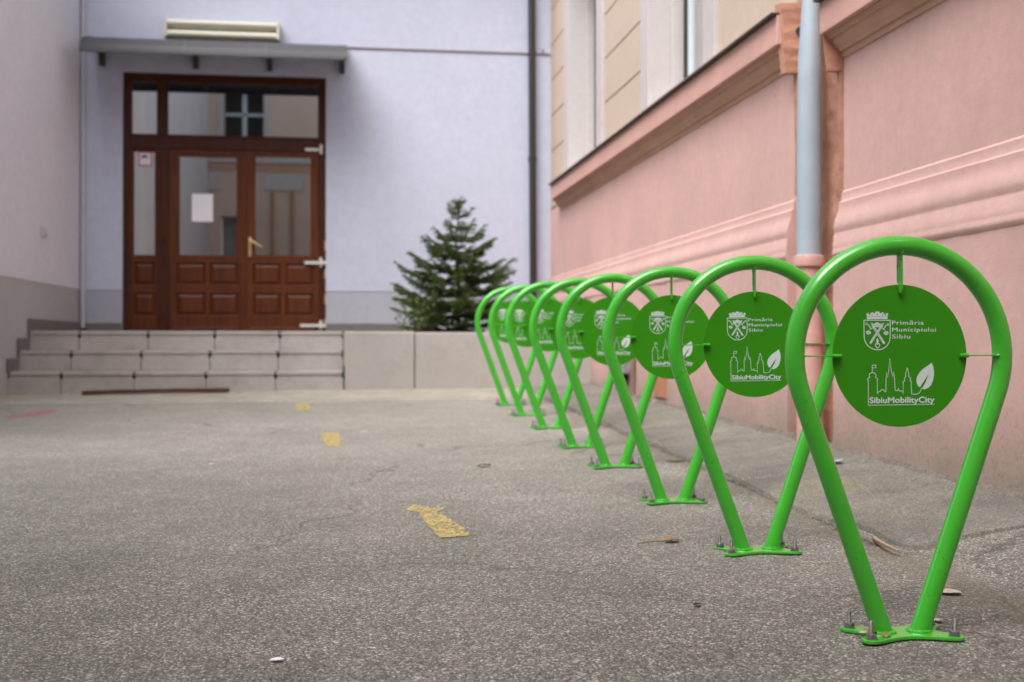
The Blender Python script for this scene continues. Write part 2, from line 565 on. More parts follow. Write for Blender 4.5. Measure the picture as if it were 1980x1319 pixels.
def thing(name, label, cat, loc=(0, 0, 0), group=None):
    o = bpy.data.objects.new(name, None)
    o.empty_display_size = 0.1
    COL.objects.link(o)
    o.location = loc
    o['label'] = label
    o['category'] = cat
    if group:
        o['group'] = group
    return o


def tag(o, label, cat, group=None):
    o['label'] = label
    o['category'] = cat
    if group:
        o['group'] = group
    return o


def copy_tree(o, parent=None):
    c = o.copy()
    COL.objects.link(c)
    if parent:
        c.parent = parent
    for ch in list(o.children):
        copy_tree(ch, c)
    return c


def N(x, y, z=0.0, s=1.0):
    return noise.noise(Vector((x * s, y * s, z * s)))


def G(x, y):
    """height of the yard: it climbs gently towards the steps and towards the wall"""
    z = 0.0318 * min(y, 30) + 0.006 + 0.01 * (min(max(x, -8), 3) - 1.35)
    fade = 1.0 if abs(x) < 8 and -8 < y < 16 else 0.0
    return z + fade * (0.006 * N(x, y, 0, 0.9) + 0.0025 * N(x, y, 3, 3.1))


# ------------------------------------------------------------------ ground
def axis(lo, a, b, hi, step, far):
    v = [lo + i * far for i in range(int((a - lo) / far))]
    n = int(round((b - a) / step))
    v += [a + (b - a) * i / n for i in range(n + 1)]
    k = 1
    while b + k * far <= hi:
        v.append(b + k * far); k += 1
    return v


xs = axis(-60, -5, 3, 60, 0.1, 5)
ys = axis(-60, 0, 13, 60, 0.1, 5)
g = MB()
g.v = [(x, y, G(x, y)) for y in ys for x in xs]
nx = len(xs)
g.f = [(j * nx + i, j * nx + i + 1, (j + 1) * nx + i + 1, (j + 1) * nx + i) for j in range(len(ys) - 1) for i in range(nx - 1)]
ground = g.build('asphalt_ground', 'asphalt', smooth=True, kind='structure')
ground['label'] = 'weathered grey asphalt of the yard with loose chippings'


def SEAM(y):
    return 1.775 + 0.03 * N(0, y, 5, 1.7) + 0.012 * N(0, y, 9, 7) + (0.05 if y < 4.3 else 0)


def apron_h(x, y):
    s = SEAM(y)
    k = max(0.0, min(1.0, (x - s) / (2.47 - s)))
    rise = 0.085 - 0.05 * max(0, min(1, (y - 4) / 6))
    lip = 0.014 + 0.006 * N(x, y, 2, 4)
    h = lip + rise * k + 0.008 * N(x, y, 7, 2.2) * (0.3 + k)
    # slab joint cracks across the apron
    for yc in (5.35, 6.9, 8.6, 10.2):
        d = abs(y - yc - 0.08 * N(x, yc, 1, 2.5))
        if d < 0.02:
            h -= 0.012 * (1 - d / 0.02)
    return h


ap = MB()
ny = 360
rows = []
for j in range(ny + 1):
    y = 3.78 + (11.84 - 3.78) * j / ny
    s = SEAM(y)
    row = []
    for i in range(29):
        if i == 0:
            x = s - 0.012; z = G(x, y) - 0.01
        else:
            x = s + (2.47 - s) * ((i - 1) / 27) ** 1.0
            yy = y
            z = G(x, y) + apron_h(x, y)
        yw = y
        if j < 4:
            yw = y + 0.03 * N(x, 0, 4, 2.0) + 0.012 * N(x, 0, 4, 11)
            if j == 0:
                z = G(x, yw) - 0.01
        row.append((x, yw, z))
    rows.append(row)
ap.v = [p for r_ in rows for p in r_]
ap.f = [(j * 29 + i, j * 29 + i + 1, (j + 1) * 29 + i + 1, (j + 1) * 29 + i) for j in range(ny) for i in range(28)]
apron = ap.build('concrete_apron', 'apron', smooth=True, kind='structure')

# crumbled render and dirt banked against the foot of the pink wall
rb = MB()
rows = []
for j in range(901):
    y = 1.5 + 10.3 * j / 900
    base = lambda x: G(x, y) + (apron_h(x, y) if y > 3.8 else 0.085 * max(0, (x - 1.9) / 0.57))
    w = 0.05 + 0.05 * abs(N(0, y, 3, 1.7)) + 0.05 * max(0, N(0, y, 6, 7))
    hh = 0.022 + 0.035 * max(0, N(0, y, 8, 2.1)) + 0.02 * max(0, N(0, y, 1, 17))
    row = []
    for i in range(7):
        k = i / 6
        x = 2.462 - w + w * k
        z = base(x) - 0.004 + hh * (k ** 1.4) + 0.006 * N(x, y, 4, 45)
        row.append((x, y, z))
    rows.append(row)
rb.v = [p for r_ in rows for p in r_]
rb.f = [(j * 7 + i, j * 7 + i + 1, (j + 1) * 7 + i + 1, (j + 1) * 7 + i) for j in range(900) for i in range(6)]
o = rb.build('crumbled_render_bank', 'rubble', kind='stuff')
tag(o, 'crumbled render and dirt along the foot of the pink wall', 'debris')

# rising asphalt shoulder nearer than the apron
sh = MB()
rows = []
for j in range(60):
    y = -2 + 5.86 * j / 59
    row = []
    for i in range(12):
        k = i / 11
        x = 1.88 + 0.03 * N(0, y, 2, 1.5) + (2.47 - 1.88) * k
        row.append((x, y, G(x, y) - 0.006 + 0.088 * k + 0.01 * min(1, k * 8) + 0.005 * N(x, y, 5, 5) * min(1, k * 5)))
    rows.append(row)
sh.v = [p for r_ in rows for p in r_]
sh.f = [(j * 12 + i, j * 12 + i + 1, (j + 1) * 12 + i + 1, (j + 1) * 12 + i) for j in range(59) for i in range(11)]
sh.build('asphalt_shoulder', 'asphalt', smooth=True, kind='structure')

# pale concrete strip before the steps
stp = MB()
rows = []
for j in range(31):
    row = []
    for i in range(151):
        x = -3.2 + 5.3 * i / 150
        front = 10.48 + 0.45 * N(x, 0, 3, 0.9) + 0.10 * N(x, 0, 6, 5) + 0.03 * N(x, 0, 6, 19) + 0.09 * max(0, -x - 0.6)
        y = front + (11.9 - front) * j / 30
        z = G(x, y) + 0.012 + 0.004 * N(x, y, 3, 4)
        d = abs(math.sin((x + 0.9) * 1.25) * 0.8 + 0.06 * N(x, y, 1, 6))
        if d < 0.02:
            z -= 0.012
        if j == 0:
            z = G(x, y) - 0.008
        row.append((x, y, z))
    rows.append(row)
stp.v = [p for r_ in rows for p in r_]
stp.f = [(j * 151 + i, j * 151 + i + 1, (j + 1) * 151 + i + 1, (j + 1) * 151 + i) for j in range(30) for i in range(150)]
stp.build('concrete_strip', 'strip', smooth=True, kind='structure')


def flat_mark(pts, mat, label, lift=0.004, jag=0.012, res=0.02):
    """ground paint: ragged outline laid on the surface"""
    out = []
    n = len(pts)
    for i in range(n):
        a = Vector(pts[i]); b = Vector(pts[(i + 1) % n])
        L = (b - a).length
        m = max(2, int(L / res))
        for k in range(m):
            p = a.lerp(b, k / m)
            out.append((p.x + jag * N(p.x, p.y, i, 22), p.y + jag * N(p.y, p.x, i + 4, 22)))
    bm = bmesh.new()
    vs = [bm.verts.new((x, y, G(x, y) + lift)) for x, y in out]
    bm.faces.new(vs)
    bmesh.ops.triangulate(bm, faces=bm.faces)
    me = bpy.data.meshes.new('paint_mark')
    bm.to_mesh(me); bm.free()
    me.materials.append(M[mat])
    o = bpy.data.objects.new('paint_mark', me)
    COL.objects.link(o)
    o.parent = ground
    o['label'] = label
    return o


flat_mark([(0.268, 4.85), (0.305, 4.97), (0.425, 4.84), (0.385, 4.79), (0.425, 4.54), (0.464, 4.25), (0.35, 4.22), (0.325, 4.50), (0.315, 4.78)],
          'yellow', 'largest worn yellow arrow painted on the asphalt', jag=0.010)
flat_mark([(-0.103, 7.865), (0.016, 7.875), (0.041, 7.16), (-0.053, 7.13), (-0.07, 7.5)], 'yellow', 'middle worn yellow dash on the asphalt', jag=0.010)
flat_mark([(-0.339, 10.36), (-0.235, 10.35), (-0.185, 9.66), (-0.294, 9.63)], 'yellow', 'farthest worn yellow dash on the asphalt near the steps', jag=0.010)
flat_mark([(-2.42, 9.55), (-2.23, 10.15), (-2.13, 10.1), (-2.18, 9.6), (-2.33, 9.35)], 'pinkmark', 'faded pink spray mark near the left wall', jag=0.03)

# ------------------------------------------------------------------ white building at the back with its plinth
YB = 14.40
back = thing('white_building', 'lavender white rendered building wall behind the door and the steps', 'building', (0, YB, 0))


def P(mb, name, mat, parent, **kw):
    """build a world-space mesh under a parent standing at some location"""
    o = mb.build(name, mat, parent, **kw)
    if parent is not None:
        o.matrix_parent_inverse = Matrix.Translation(-parent.location)
    return o


DX0, DX1, DZT = -2.378, -0.119, 3.885
w = MB()
w.box(-2.95, DX0, YB, YB + 0.35, 1.43, 6.59)
w.box(DX1, 2.9, YB, YB + 0.35, 1.43, 6.59)
w.box(DX0, DX1, YB, YB + 0.35, DZT, 6.59)
P(w, 'wall', 'back_wall', back)
P(MB().box(-2.95, DX0, YB + 0.006, YB + 0.34, 0.3, 1.43), 'plinth', 'back_plinth', back)
P(MB().box(DX1, 2.9, YB + 0.006, YB + 0.34, 0.3, 1.43), 'plinth', 'back_plinth', back)
w = MB()
w.box(-2.83, 2.5, YB - 0.018, YB - 0.001, 4.229, 4.241)
w.box(2.40, 2.412, YB - 0.018, YB - 0.001, 4.245, 4.30)
P(w, 'cable', 'brown_pipe', back, bevel=0.004)


def skirting(parent, x0, x1, n, y=YB, z0=0.945, z1=1.055):
    L = (x1 - x0) / n
    for i in range(n):
        s_ = MB().box(x0 + i * L + 0.003, x0 + (i + 1) * L - 0.003, y - 0.014, y + 0.004, z0, z1 + 0.004 * rnd.random())
        P(s_, 'skirting_tile', 'skirt', parent, bevel=0.002)


skirting(back, -2.80, DX0, 1)
skirting(back, DX1, 0.78, 3)

P(MB().box(-2.83, 2.5, YB - 0.95, YB + 0.5, 6.6, 6.9), 'unseen_eaves', 'cast', back)  # overhang added above the view to shade the top of this wall

# ------------------------------------------------------------------ left building


def LX(y):
    return -2.832 - 0.05 * (YB - y)


left = thing('left_building', 'shaded grey white wall closing the left side of the yard', 'building', (-2.9, 8, 0))


def left_slab(mb, y0, y1, z0, z1, proud=0.0, th=0.4):
    return mb.add([(LX(y0) + proud, y0, z0), (LX(y1) + proud, y1, z0), (LX(y1) - th, y1, z0), (LX(y0) - th, y0, z0),
                   (LX(y0) + proud, y0, z1), (LX(y1) + proud, y1, z1), (LX(y1) - th, y1, z1), (LX(y0) - th, y0, z1)],
                  [(0, 3, 2, 1), (4, 5, 6, 7), (0, 1, 5, 4), (1, 2, 6, 5), (2, 3, 7, 6), (3, 0, 4, 7)])


P(left_slab(MB(), 7.5, YB + 0.2, 1.43, 6.3, th=4.0), 'wall', 'left_wall', left)
P(left_slab(MB(), 7.506, YB + 0.19, -0.4, 1.43, -0.006, th=3.99), 'plinth', 'left_plinth', left)
P(MB().box(-7.5, -3.6, -7.0, 4.6, -0.4, 8.5), 'added_shade_wing', 'left_wall', left)  # unseen block added to keep light off the near yard
# stepped skirting that follows the stairs
for (y0, y1, z0, z1) in ((12.46, 13.42, 0.945, 1.06), (13.425, 14.38, 0.945, 1.06), (12.13, 12.455, 0.76, 1.06 - 0.19), (11.8, 12.125, 0.56, 0.68), (12.44, 12.458, 0.871, 1.06), (12.11, 12.128, 0.681, 0.87)):
    P(left_slab(MB(), y0, y1, z0, z1, 0.016, -0.001), 'skirting_tile', 'skirt', left, bevel=0.002)

# ------------------------------------------------------------------ entrance steps
steps = thing('entrance_steps', 'three grey concrete slab steps leading to the brown door', 'steps', (-1.4, 11.85, 0.36))
SX1 = 0.070
SY = (11.85, 12.18, 12.51)
SZ = (0.562, 0.757, 0.945)
JX = ([-2.975, -2.499, -1.851, -1.203, -0.563, SX1], [-2.965, -2.479, -1.836, -1.198, -0.554, SX1], [-2.955, -2.469, -1.822, -1.185, -0.554, SX1])
core = MB()
for k in range(3):
    core.box(-3.02, SX1 - 0.004, SY[k] + 0.03, 14.43, -0.1 if k == 0 else SZ[k - 1] - 0.001, SZ[k] - 0.034)
P(core, 'core', 'mortar', steps)
for k in range(3):
    zb = 0.1 if k == 0 else SZ[k - 1] + 0.001
    y1 = SY[k + 1] + 0.012 if k < 2 else SY[k] + 0.33
    for a, b in zip(JX[k][:-1], JX[k][1:]):
        ga = 0.006
        dz = rnd.uniform(-0.002, 0.002)
        xa, xb, zt = a + ga / 2, b - ga / 2, SZ[k] - 0.0375 + dz
        P(MB().prism([(xa, zb), (xb, zb), (xb, zt - 0.045), (xb - 0.014, zt - 0.02), (xb - 0.014, zt), (xa + 0.014, zt), (xa + 0.014, zt - 0.02), (xa, zt - 0.045)], 1, SY[k] + rnd.uniform(0, .003), SY[k] + 0.04), 'riser_slab', 'slab', steps, bevel=0.004)
        # tread with clipped front corners, where the mortar has dropped out
        cl = 0.016
        x0, x1 = a + ga / 2, b - ga / 2
        yf = SY[k] - 0.009
        poly = [(x0 + cl, yf), (x1 - cl, yf), (x1, yf + 0.05), (x1, y1), (x0, y1), (x0, yf + 0.05)]
        P(MB().prism(poly, 2, SZ[k] - 0.036 + dz, SZ[k] + dz), 'tread_slab', 'slab', steps, bevel=0.005)
for i in range(5):
    for j in range(2):
        x0 = -2.94 + i * 0.602
        y0 = 12.845 + j * 0.78
        P(MB().box(x0 + 0.003, x0 + 0.599, y0, y0 + 0.774, 0.915, 0.945 + rnd.uniform(-.001, .001)), 'landing_slab', 'slab', steps, bevel=0.003)

# ------------------------------------------------------------------ planter wall right of the steps
pw = thing('planter_wall', 'long pale concrete retaining wall below the spruce, right of the steps', 'retaining wall', (0.08, 11.8, 0.36))
PX = [0.078, 0.742, 2.46]
for i in range(2):
    P(MB().box(PX[i] + 0.002, PX[i + 1] - 0.006, 11.80 + 0.004 * i, 11.98, 0.1, 0.932 - 0.004 * i), 'wall_slab', 'cast', pw, bevel=0.012)
P(MB().box(0.072, 0.748, 11.99, 14.39, 0.6, 0.936), 'landing_slab', 'slab', pw, bevel=0.004)
P(MB().box(0.74, 0.80, 11.985, 14.39, 0.6, 0.925), 'edging_kerb', 'cast', pw, bevel=0.006)
sl = MB()
for j in range(25):
    for i in range(25):
        x = 0.81 + 1.67 * i / 24; y = 11.985 + 2.41 * j / 24
        sl.v.append((x, y, 0.895 + 0.03 * N(x, y, 0, 4)))
sl.f = [(j * 25 + i, j * 25 + i + 1, (j + 1) * 25 + i + 1, (j + 1) * 25 + i) for j in range(24) for i in range(24)]
o = sl.build('planting_soil', 'soil', smooth=True, kind='structure')

# ------------------------------------------------------------------ pink building on the right
XW = 2.5
pink = thing('pink_building', 'long pink and cream building running along the right side', 'building', (XW, 7, 0))


def sweep(mb, prof, y0, y1, x=XW, seg=1, jit=0.0):
    """profile of (out, z) pairs pulled along Y; out is measured from the wall face towards the yard"""
    n = len(prof)
    st = len(mb.v)
    ysq = [y0 + (y1 - y0) * i / seg for i in range(seg + 1)]
    for y in ysq:
        for (o_, z) in prof:
            j = jit * (N(y, z, 0, 1.3) + 0.5 * N(y, z, 5, 6)) if 0.001 < o_ else 0
            mb.v.append((x - o_ + j, y, z + j * 0.7))
    for i in range(seg):
        for k in range(n - 1):
            a = st + i * n + k
            mb.f.append((a, a + 1, a + n + 1, a + n))
    mb.f.append(tuple(st + k for k in range(n)))
    mb.f.append(tuple(st + seg * n + k for k in reversed(range(n))))
    return mb


NY0, NY1 = 5.89, 6.52
PL = 0.052
for (y0, y1, dz) in ((NY1, 14.39, 0.0), (-7.0, NY0, -0.035)):
    mo = [(-.05, 1.60), (0.0, 1.598), (.016, 1.586), (.016, 1.548), (.018, 1.545), (.034, 1.535), (.034, 1.512), (.037, 1.497), (.045, 1.475), (.058, 1.452),
          (.066, 1.425), (.068, 1.405), (.062, 1.39), (.061, 1.379), (.068, 1.371), (.067, 1.345), (.072, 1.338), (.071, 1.312), (.073, 1.300), (.078, 1.288),
          (.077, 1.278), (.068, 1.264), (.05, 1.248), (-.05, 1.25)]
    mo = [(a * 0.78 if a > 0 else a, z + dz) for a, z in mo]
    P(sweep(MB(), mo, y0 + 0.006, y1 - (0.006 if y1 < 10 else 0), seg=60, jit=0.004), 'moulding', 'pink', pink, smooth=True)
    # plain wall between mouldings, and the plinth below
    P(MB().box(XW, XW + 0.5, y0, y1, 1.55, 2.42 + dz * 2), 'wall', 'pink', pink)
    # plinth face with uneven render
    pm = MB()
    ny_ = int((y1 - max(y0, 0)) / 0.1)
    yy0 = max(y0, 0)
    for j in range(ny_ + 1):
        y = yy0 + (y1 - yy0) * j / ny_
        for i in range(16):
            z = -0.1 + (1.27 + dz + 0.1) * i / 15
            pm.v.append((XW - PL + 0.006 * N(y, z, 3, 2.3) + 0.003 * N(y, z, 3, 11), y, z))
    pm.f = [(j * 16 + i, j * 16 + i + 1, (j + 1) * 16 + i + 1, (j + 1) * 16 + i) for j in range(ny_) for i in range(15)]
    P(pm, 'plinth', 'pink', pink, smooth=True, fixn=False)
    bk = MB().box(XW - PL + 0.02, XW + 0.5, y0 + 0.001, y1 - 0.001, -0.2, 1.26 + dz)
    if y0 < 0:
        bk.box(XW - PL, XW + 0.01, y0, -0.001, -0.2, 1.26)
    P(bk, 'plinth_core', 'pink', pink)
    # returns of the plinth into the niche
    yr = y0 if y0 > 0 else y1
    P(MB().box(XW - PL - 0.001, XW + 0.05, min(yr, yr + (0.012 if y0 > 0 else -0.012)), max(yr, yr + (0.012 if y0 > 0 else -0.012)), -0.1, 1.255 + dz), 'plinth_edge', 'pink', pink)

# cornice and fascia, two stretches at slightly different heights
for (y0, y1, dz) in ((6.50, 13.72, 0.0), (-7.0, 5.90, -0.10)):
    cp = [(-.05, 2.322), (.010, 2.322), (.012, 2.350), (.026, 2.352), (.028, 2.364), (.036, 2.372), (.050, 2.386), (.060, 2.404), (.061, 2.412), (.076, 2.414), (.078, 2.424), (.088, 2.426), (.090, 2.436), (-.05, 2.437)]
    P(sweep(MB(), [(a, z + dz) for a, z in cp], y0, y1, seg=60, jit=0.003), 'cornice', 'cornice', pink, smooth=True)
    P(MB().box(XW - 0.118, XW + 0.3, y0, y1, 2.439 + dz, 2.598 + dz), 'fascia', 'pink_up', pink, bevel=0.004)
    P(MB().box(XW - 0.150, XW + 0.02, y0, y1, 2.600 + dz, 2.612 + dz), 'flashing', 'flash', pink)

# recess for the downpipe, rough terracotta render
nb = MB()
for j in range(41):
    y = NY0 - 0.02 + (NY1 - NY0 + 0.04) * j / 40
    for i in range(220):
        z = -0.1 + 5.2 * i / 219
        nb.v.append((XW + 0.05 + 0.012 * N(y, z, 3, 6) + 0.008 * N(y, z, 5, 21), y, z))
nb.f = [(j * 220 + i, j * 220 + i + 1, (j + 1) * 220 + i + 1, (j + 1) * 220 + i) for j in range(40) for i in range(219)]
P(nb, 'pipe_recess', 'niche', pink, smooth=True)
P(MB().box(XW + 0.08, XW + 0.5, NY0 - 0.02, NY1 + 0.02, -0.2, 5.2), 'recess_core', 'niche', pink)


# ragged jambs where the cornice was hacked away
def jamb(y, dirn, z0, z1, out0, out1, name='broken_render_edge'):
    mb = MB()
    n = max(8, int((z1 - z0) / 0.010))
    for i in range(n + 1):
        z = z0 + (z1 - z0) * i / n
        e = 0.012 * N(y, z, 2, 5) + 0.004 * N(y, z, 4, 23)
        t = i / n
        o_ = out0 + (out1 - out0) * t + 0.009 * N(z, y, 6, 4) + 0.003 * N(z, y, 6, 19)
        mb.v += [(XW + 0.06, y - dirn * 0.02, z), (XW - o_, y - dirn * 0.01 + 0, z), (XW - o_ * 0.85, y + dirn * (0.035 + e), z), (XW + 0.06, y + dirn * (0.06 + e * 1.5), z)]
    mb.f = [(i * 4 + k, i * 4 + k + 1, i * 4 + k + 5, i * 4 + k + 4) for i in range(n) for k in range(3)]
    mb.f += [(0, 1, 2, 3), (n * 4, n * 4 + 1, n * 4 + 2, n * 4 + 3)]
    return P(mb, name, 'niche', pink, smooth=False)


jamb(NY1, -1, 2.28, 2.66, 0.085, 0.12)
jamb(NY0, 1, 2.16, 2.50, 0.085, 0.12)
jamb(NY1, -1, 1.62, 2.28, 0.003, 0.012)
jamb(NY0, 1, 1.56, 2.16, 0.003, 0.02)

# upper storey: courses of cream render between windows
wins = [(9.68, 8.18), (13.14, 11.70), (6.20 - 1.2, 6.20 - 2.7), (1.5, 0.0)]
segs = [(13.40, 14.39), (9.94, 11.44), (NY1, 7.92), (5.26, NY0), (1.76, 3.24), (-7.0, -0.26)]
zl = [2.66, 3.08, 3.495, 3.91, 4.325, 4.74, 5.155]
for (y0, y1) in segs:
    for a, b in zip(zl[:-1], zl[1:]):
        P(MB().box(XW, XW + 0.02, y0, y1, a + 0.007, b - 0.007), 'render_course', 'cream', pink, bevel=0.005)
for (y0, y1) in segs:
    P(MB().box(XW + 0.014, XW + 0.5, y0, y1, 2.60, 5.155), 'wall_backing', 'groove', pink)
P(MB().box(XW - 0.0, XW + 0.5, -7, 14.39, 5.157, 7.9), 'upper_wall', 'cream', pink)
bk = MB()
bk.box(XW - 0.10, XW + 0.4, NY1 - 0.0, 13.71, 2.615, 2.655)
bk.box(XW - 0.0, XW + 0.4, 13.711, 14.39, 2.4, 2.655)
bk.box(XW - 0.10, XW + 0.4, -7, NY0, 2.515, 2.655)
P(bk, 'ledge_render', 'cream', pink)
for (yf, yn) in wins:
    wobj = bpy.data.objects.new('window', None)
    COL.objects.link(wobj); wobj.parent = pink
    wobj.matrix_parent_inverse = Matrix.Translation(-pink.location)
    # white surround stepping back into the reveal
    s_ = MB()
    for (a, b) in ((yf + 0.001, yf + 0.26), (yn - 0.26, yn - 0.001)):
        s_.box(XW - 0.03, XW + 0.5, a, b, 2.657, 5.15)
    s_.box(XW - 0.03, XW + 0.5, yn + 0.0, yf - 0.0, 4.9, 5.15)
    s_.box(XW + 0.16, XW + 0.5, yf - 0.05, yf + 0.0, 2.70, 4.9)
    s_.box(XW + 0.16, XW + 0.5, yn - 0.0, yn + 0.05, 2.70, 4.9)
    s_.build('surround', 'white_trim', wobj, bevel=0.006)
    MB().box(XW - 0.04, XW + 0.5, yn, yf, 2.657, 2.70).build('sill', 'white_trim', wobj, bevel=0.005)
    fr = MB()
    X0_ = XW + 0.27
    fr.box(X0_, X0_ + 0.06, yf - 0.165, yf - 0.096, 2.70, 4.9)
    fr.box(X0_, X0_ + 0.06, yn + 0.05, yn + 0.12, 2.70, 4.9)
    fr.box(X0_, X0_ + 0.06, (yn + yf) / 2 - 0.05, (yn + yf) / 2 + 0.05, 2.70, 4.9)
    fr.box(X0_ + 0.001, X0_ + 0.055, yn + 0.12, yf - 0.12, 2.70, 2.77)
    fr.box(X0_ + 0.001, X0_ + 0.055, yn + 0.12, yf - 0.12, 4.0, 4.06)
    fr.build('frame', 'win_frame', wobj, bevel=0.004)
    MB().box(X0_ + 0.02, X0_ + 0.03, yn + 0.1, yf - 0.11, 2.7, 4.88).build('pane', 'glass', wobj)
    MB().box(X0_ - 0.02, X0_ + 0.05, yf - 0.095, yf - 0.051, 2.7, 4.9).build('gap_seal', 'mortar', wobj)
    MB().box(X0_ + 0.25, X0_ + 0.27, yn - 0.2, yf + 0.2, 2.5, 5.1).build('room_backdrop', 'dark_room', wobj)

# terracotta repair on the plinth near the far end
P(MB().box(XW - PL - 0.012, XW - PL + 0.03, 9.02, 9.38, 0.40, 0.60), 'terracotta_repair', 'terracotta', pink, bevel=0.004)

# ------------------------------------------------------------------ opposite building behind the camera: the door glass mirrors it
opp = thing('opposite_building', 'beige building behind the camera seen only mirrored in the door glass', 'building', (0, -7, 0))
ow = MB()
ox = [-9.0, -7.6, -6.5, -4.9, -3.75, -1.4, -0.25, 1.6, 2.7]
# wall pieces between openings
wl = [(-7.2, -6.1), (-3.15, -2.05), (0.9, 2.0)]
edges = [-9.5] + [e for w_ in wl for e in w_] + [2.45]
for i in range(0, len(edges), 2):
    ow.box(edges[i], edges[i + 1], -7.5, -7.0, 6.2, 12.0)  # upper walls and roof edge raised out of view to shade the near yard
for (a, b) in wl:
    ow.box(a, b, -7.5, -7.0, 8.1, 12.0)
ow.box(-9.5, 2.45, -7.5, -7.0, -0.5, 2.2)
ow.box(-9.5, 2.45, -7.5, -7.0, 4.5, 6.2)
for (a, b) in ((-9.5, -7.2), (-6.1, -3.25), (-2.55, 0.9), (2.0, 2.45)):
    ow.box(a, b, -7.5, -7.0, 2.2, 4.5)
P(ow, 'wall', 'beige', opp)
P(MB().box(-9.6, 2.45, -7.4, -6.2, 12.0, 12.7), 'unseen_eaves', 'eave', opp)
P(MB().box(-9.5, 2.45, -6.99, -6.9, 6.02, 6.16), 'string_course', 'white_trim', opp)
P(MB().box(-9.5, 2.45, -6.99, -6.96, 5.80, 6.01), 'painted_band', 'cornice', opp)
P(MB().box(-2.05, -0.92, -6.99, -6.95, 5.26, 5.74), 'shutter', 'white_trim', opp)
P(MB().box(-3.62, -3.25, -6.99, -6.95, 5.24, 5.78), 'shutter', 'white_trim', opp)
P(MB().box(-3.23, -2.57, -7.34, -7.32, 2.2, 4.5), 'pane', 'grey_box', opp)
for xx in (-1.8, -1.25):
    P(MB().tube([(xx, -6.9, 1.0), (xx, -6.9, 5.2)], 0.05, 8), 'standing_pole', 'niche', opp)
for (a, b) in wl:
    for (z0, z1) in ((6.2, 8.1),) + (() if b < -2 < b + 0.5 else ((2.2, 4.5),)):
        s_ = MB()
        s_.box(a - 0.18, a, -7.1, -6.96, z0 - 0.1, z1 + 0.1)
        s_.box(b, b + 0.18, -7.1, -6.96, z0 - 0.1, z1 + 0.1)
        s_.box(a, b, -7.1, -6.96, z1, z1 + 0.15)
        wf = P(s_, 'window', 'white_trim', opp)
        f_ = MB().box((a + b) / 2 - 0.06, (a + b) / 2 + 0.06, -7.3, -7.24, z0, z1).box(a, b, -7.3, -7.24, z0 + 1.2, z0 + 1.28)
        P(f_, 'frame', 'win_frame', opp)
        P(MB().box(a, b, -7.34, -7.32, z0, z1), 'pane', 'mortar', opp)

# ------------------------------------------------------------------ entrance door
DY = 14.44        # face of the outer frame
door = thing('entrance_door', 'brown wooden double door with glazed sidelight and transom above the steps', 'door', (-1.25, DY, 0.945))


def D(mb, name, mat, parent=door, **kw):
    return P(mb, name, mat, parent, **kw) if parent is door else sub(mb, name, mat, parent, **kw)


def sub(mb, name, mat, parent, **kw):
    o = mb.build(name, mat, parent, **kw)
    o.matrix_parent_inverse = Matrix.Identity(4)
    return o


f = MB()
f.box(-2.376, -2.300, DY, DY + 0.10, 0.947, 3.883)
f.box(-0.196, -0.121, DY, DY + 0.10, 0.947, 3.883)
f.box(-2.300, -0.196, DY + 0.001, DY + 0.099, 3.800, 3.882)
f.box(-2.300, -0.196, DY - 0.006, DY + 0.098, 3.030, 3.185)
f.box(-2.000, -1.905, DY - 0.004, DY + 0.098, 3.185, 3.800)
f.box(-2.000, -1.872, DY - 0.004, DY + 0.098, 0.947, 3.030)
frame = D(f, 'frame', 'door_dark', bevel=0.006)
D(MB().box(-2.31, -0.19, DY - 0.02, DY + 0.04, 3.172, 3.186), 'drip_rail', 'door_dark', bevel=0.003)


def pane(x0, x1, z0, z1, y, name='glass_pane', parent=door):
    return D(MB().box(x0, x1, y, y + 0.006, z0, z1), name, 'glass', parent)


def beads(x0, x1, z0, z1, y, t=0.014):
    b = MB()
    b.box(x0, x0 + t, y - 0.012, y + 0.01, z0, z1)
    b.box(x1 - t, x1, y - 0.012, y + 0.01, z0, z1)
    b.box(x0 + t, x1 - t, y - 0.0115, y + 0.009, z0, z0 + t)
    b.box(x0 + t, x1 - t, y - 0.0115, y + 0.009, z1 - t, z1)
    return b


pane(-2.300, -2.000, 3.185, 3.800, DY + 0.05)
pane(-1.905, -0.196, 3.185, 3.800, DY + 0.052)
D(beads(-2.300, -2.000, 3.185, 3.800, DY + 0.04), 'glazing_bead', 'door_dark')
D(beads(-1.905, -0.196, 3.185, 3.800, DY + 0.04), 'glazing_bead', 'door_dark')


def raised_panel(x0, x1, z0, z1, y, parent):
    """a panel with a recess all round and a bevelled raised field"""
    mb = MB()
    m1, m2 = 0.012, 0.045
    yb, yf = y + 0.022, y + 0.002
    a = [(x0, y + 0.012, z0), (x1, y + 0.012, z0), (x1, y + 0.012, z1), (x0, y + 0.012, z1)]
    b = [(x0 + m1, yb, z0 + m1), (x1 - m1, yb, z0 + m1), (x1 - m1, yb, z1 - m1), (x0 + m1, yb, z1 - m1)]
    c = [(x0 + m2, yf, z0 + m2), (x1 - m2, yf, z0 + m2), (x1 - m2, yf, z1 - m2), (x0 + m2, yf, z1 - m2)]
    mb.v = a + b + c
    mb.f = [(i, (i + 1) % 4, 4 + (i + 1) % 4, 4 + i) for i in range(4)] + [(4 + i, 4 + (i + 1) % 4, 8 + (i + 1) % 4, 8 + i) for i in range(4)] + [(8, 9, 10, 11)]
    return D(mb, 'raised_panel', 'door_wood', parent)


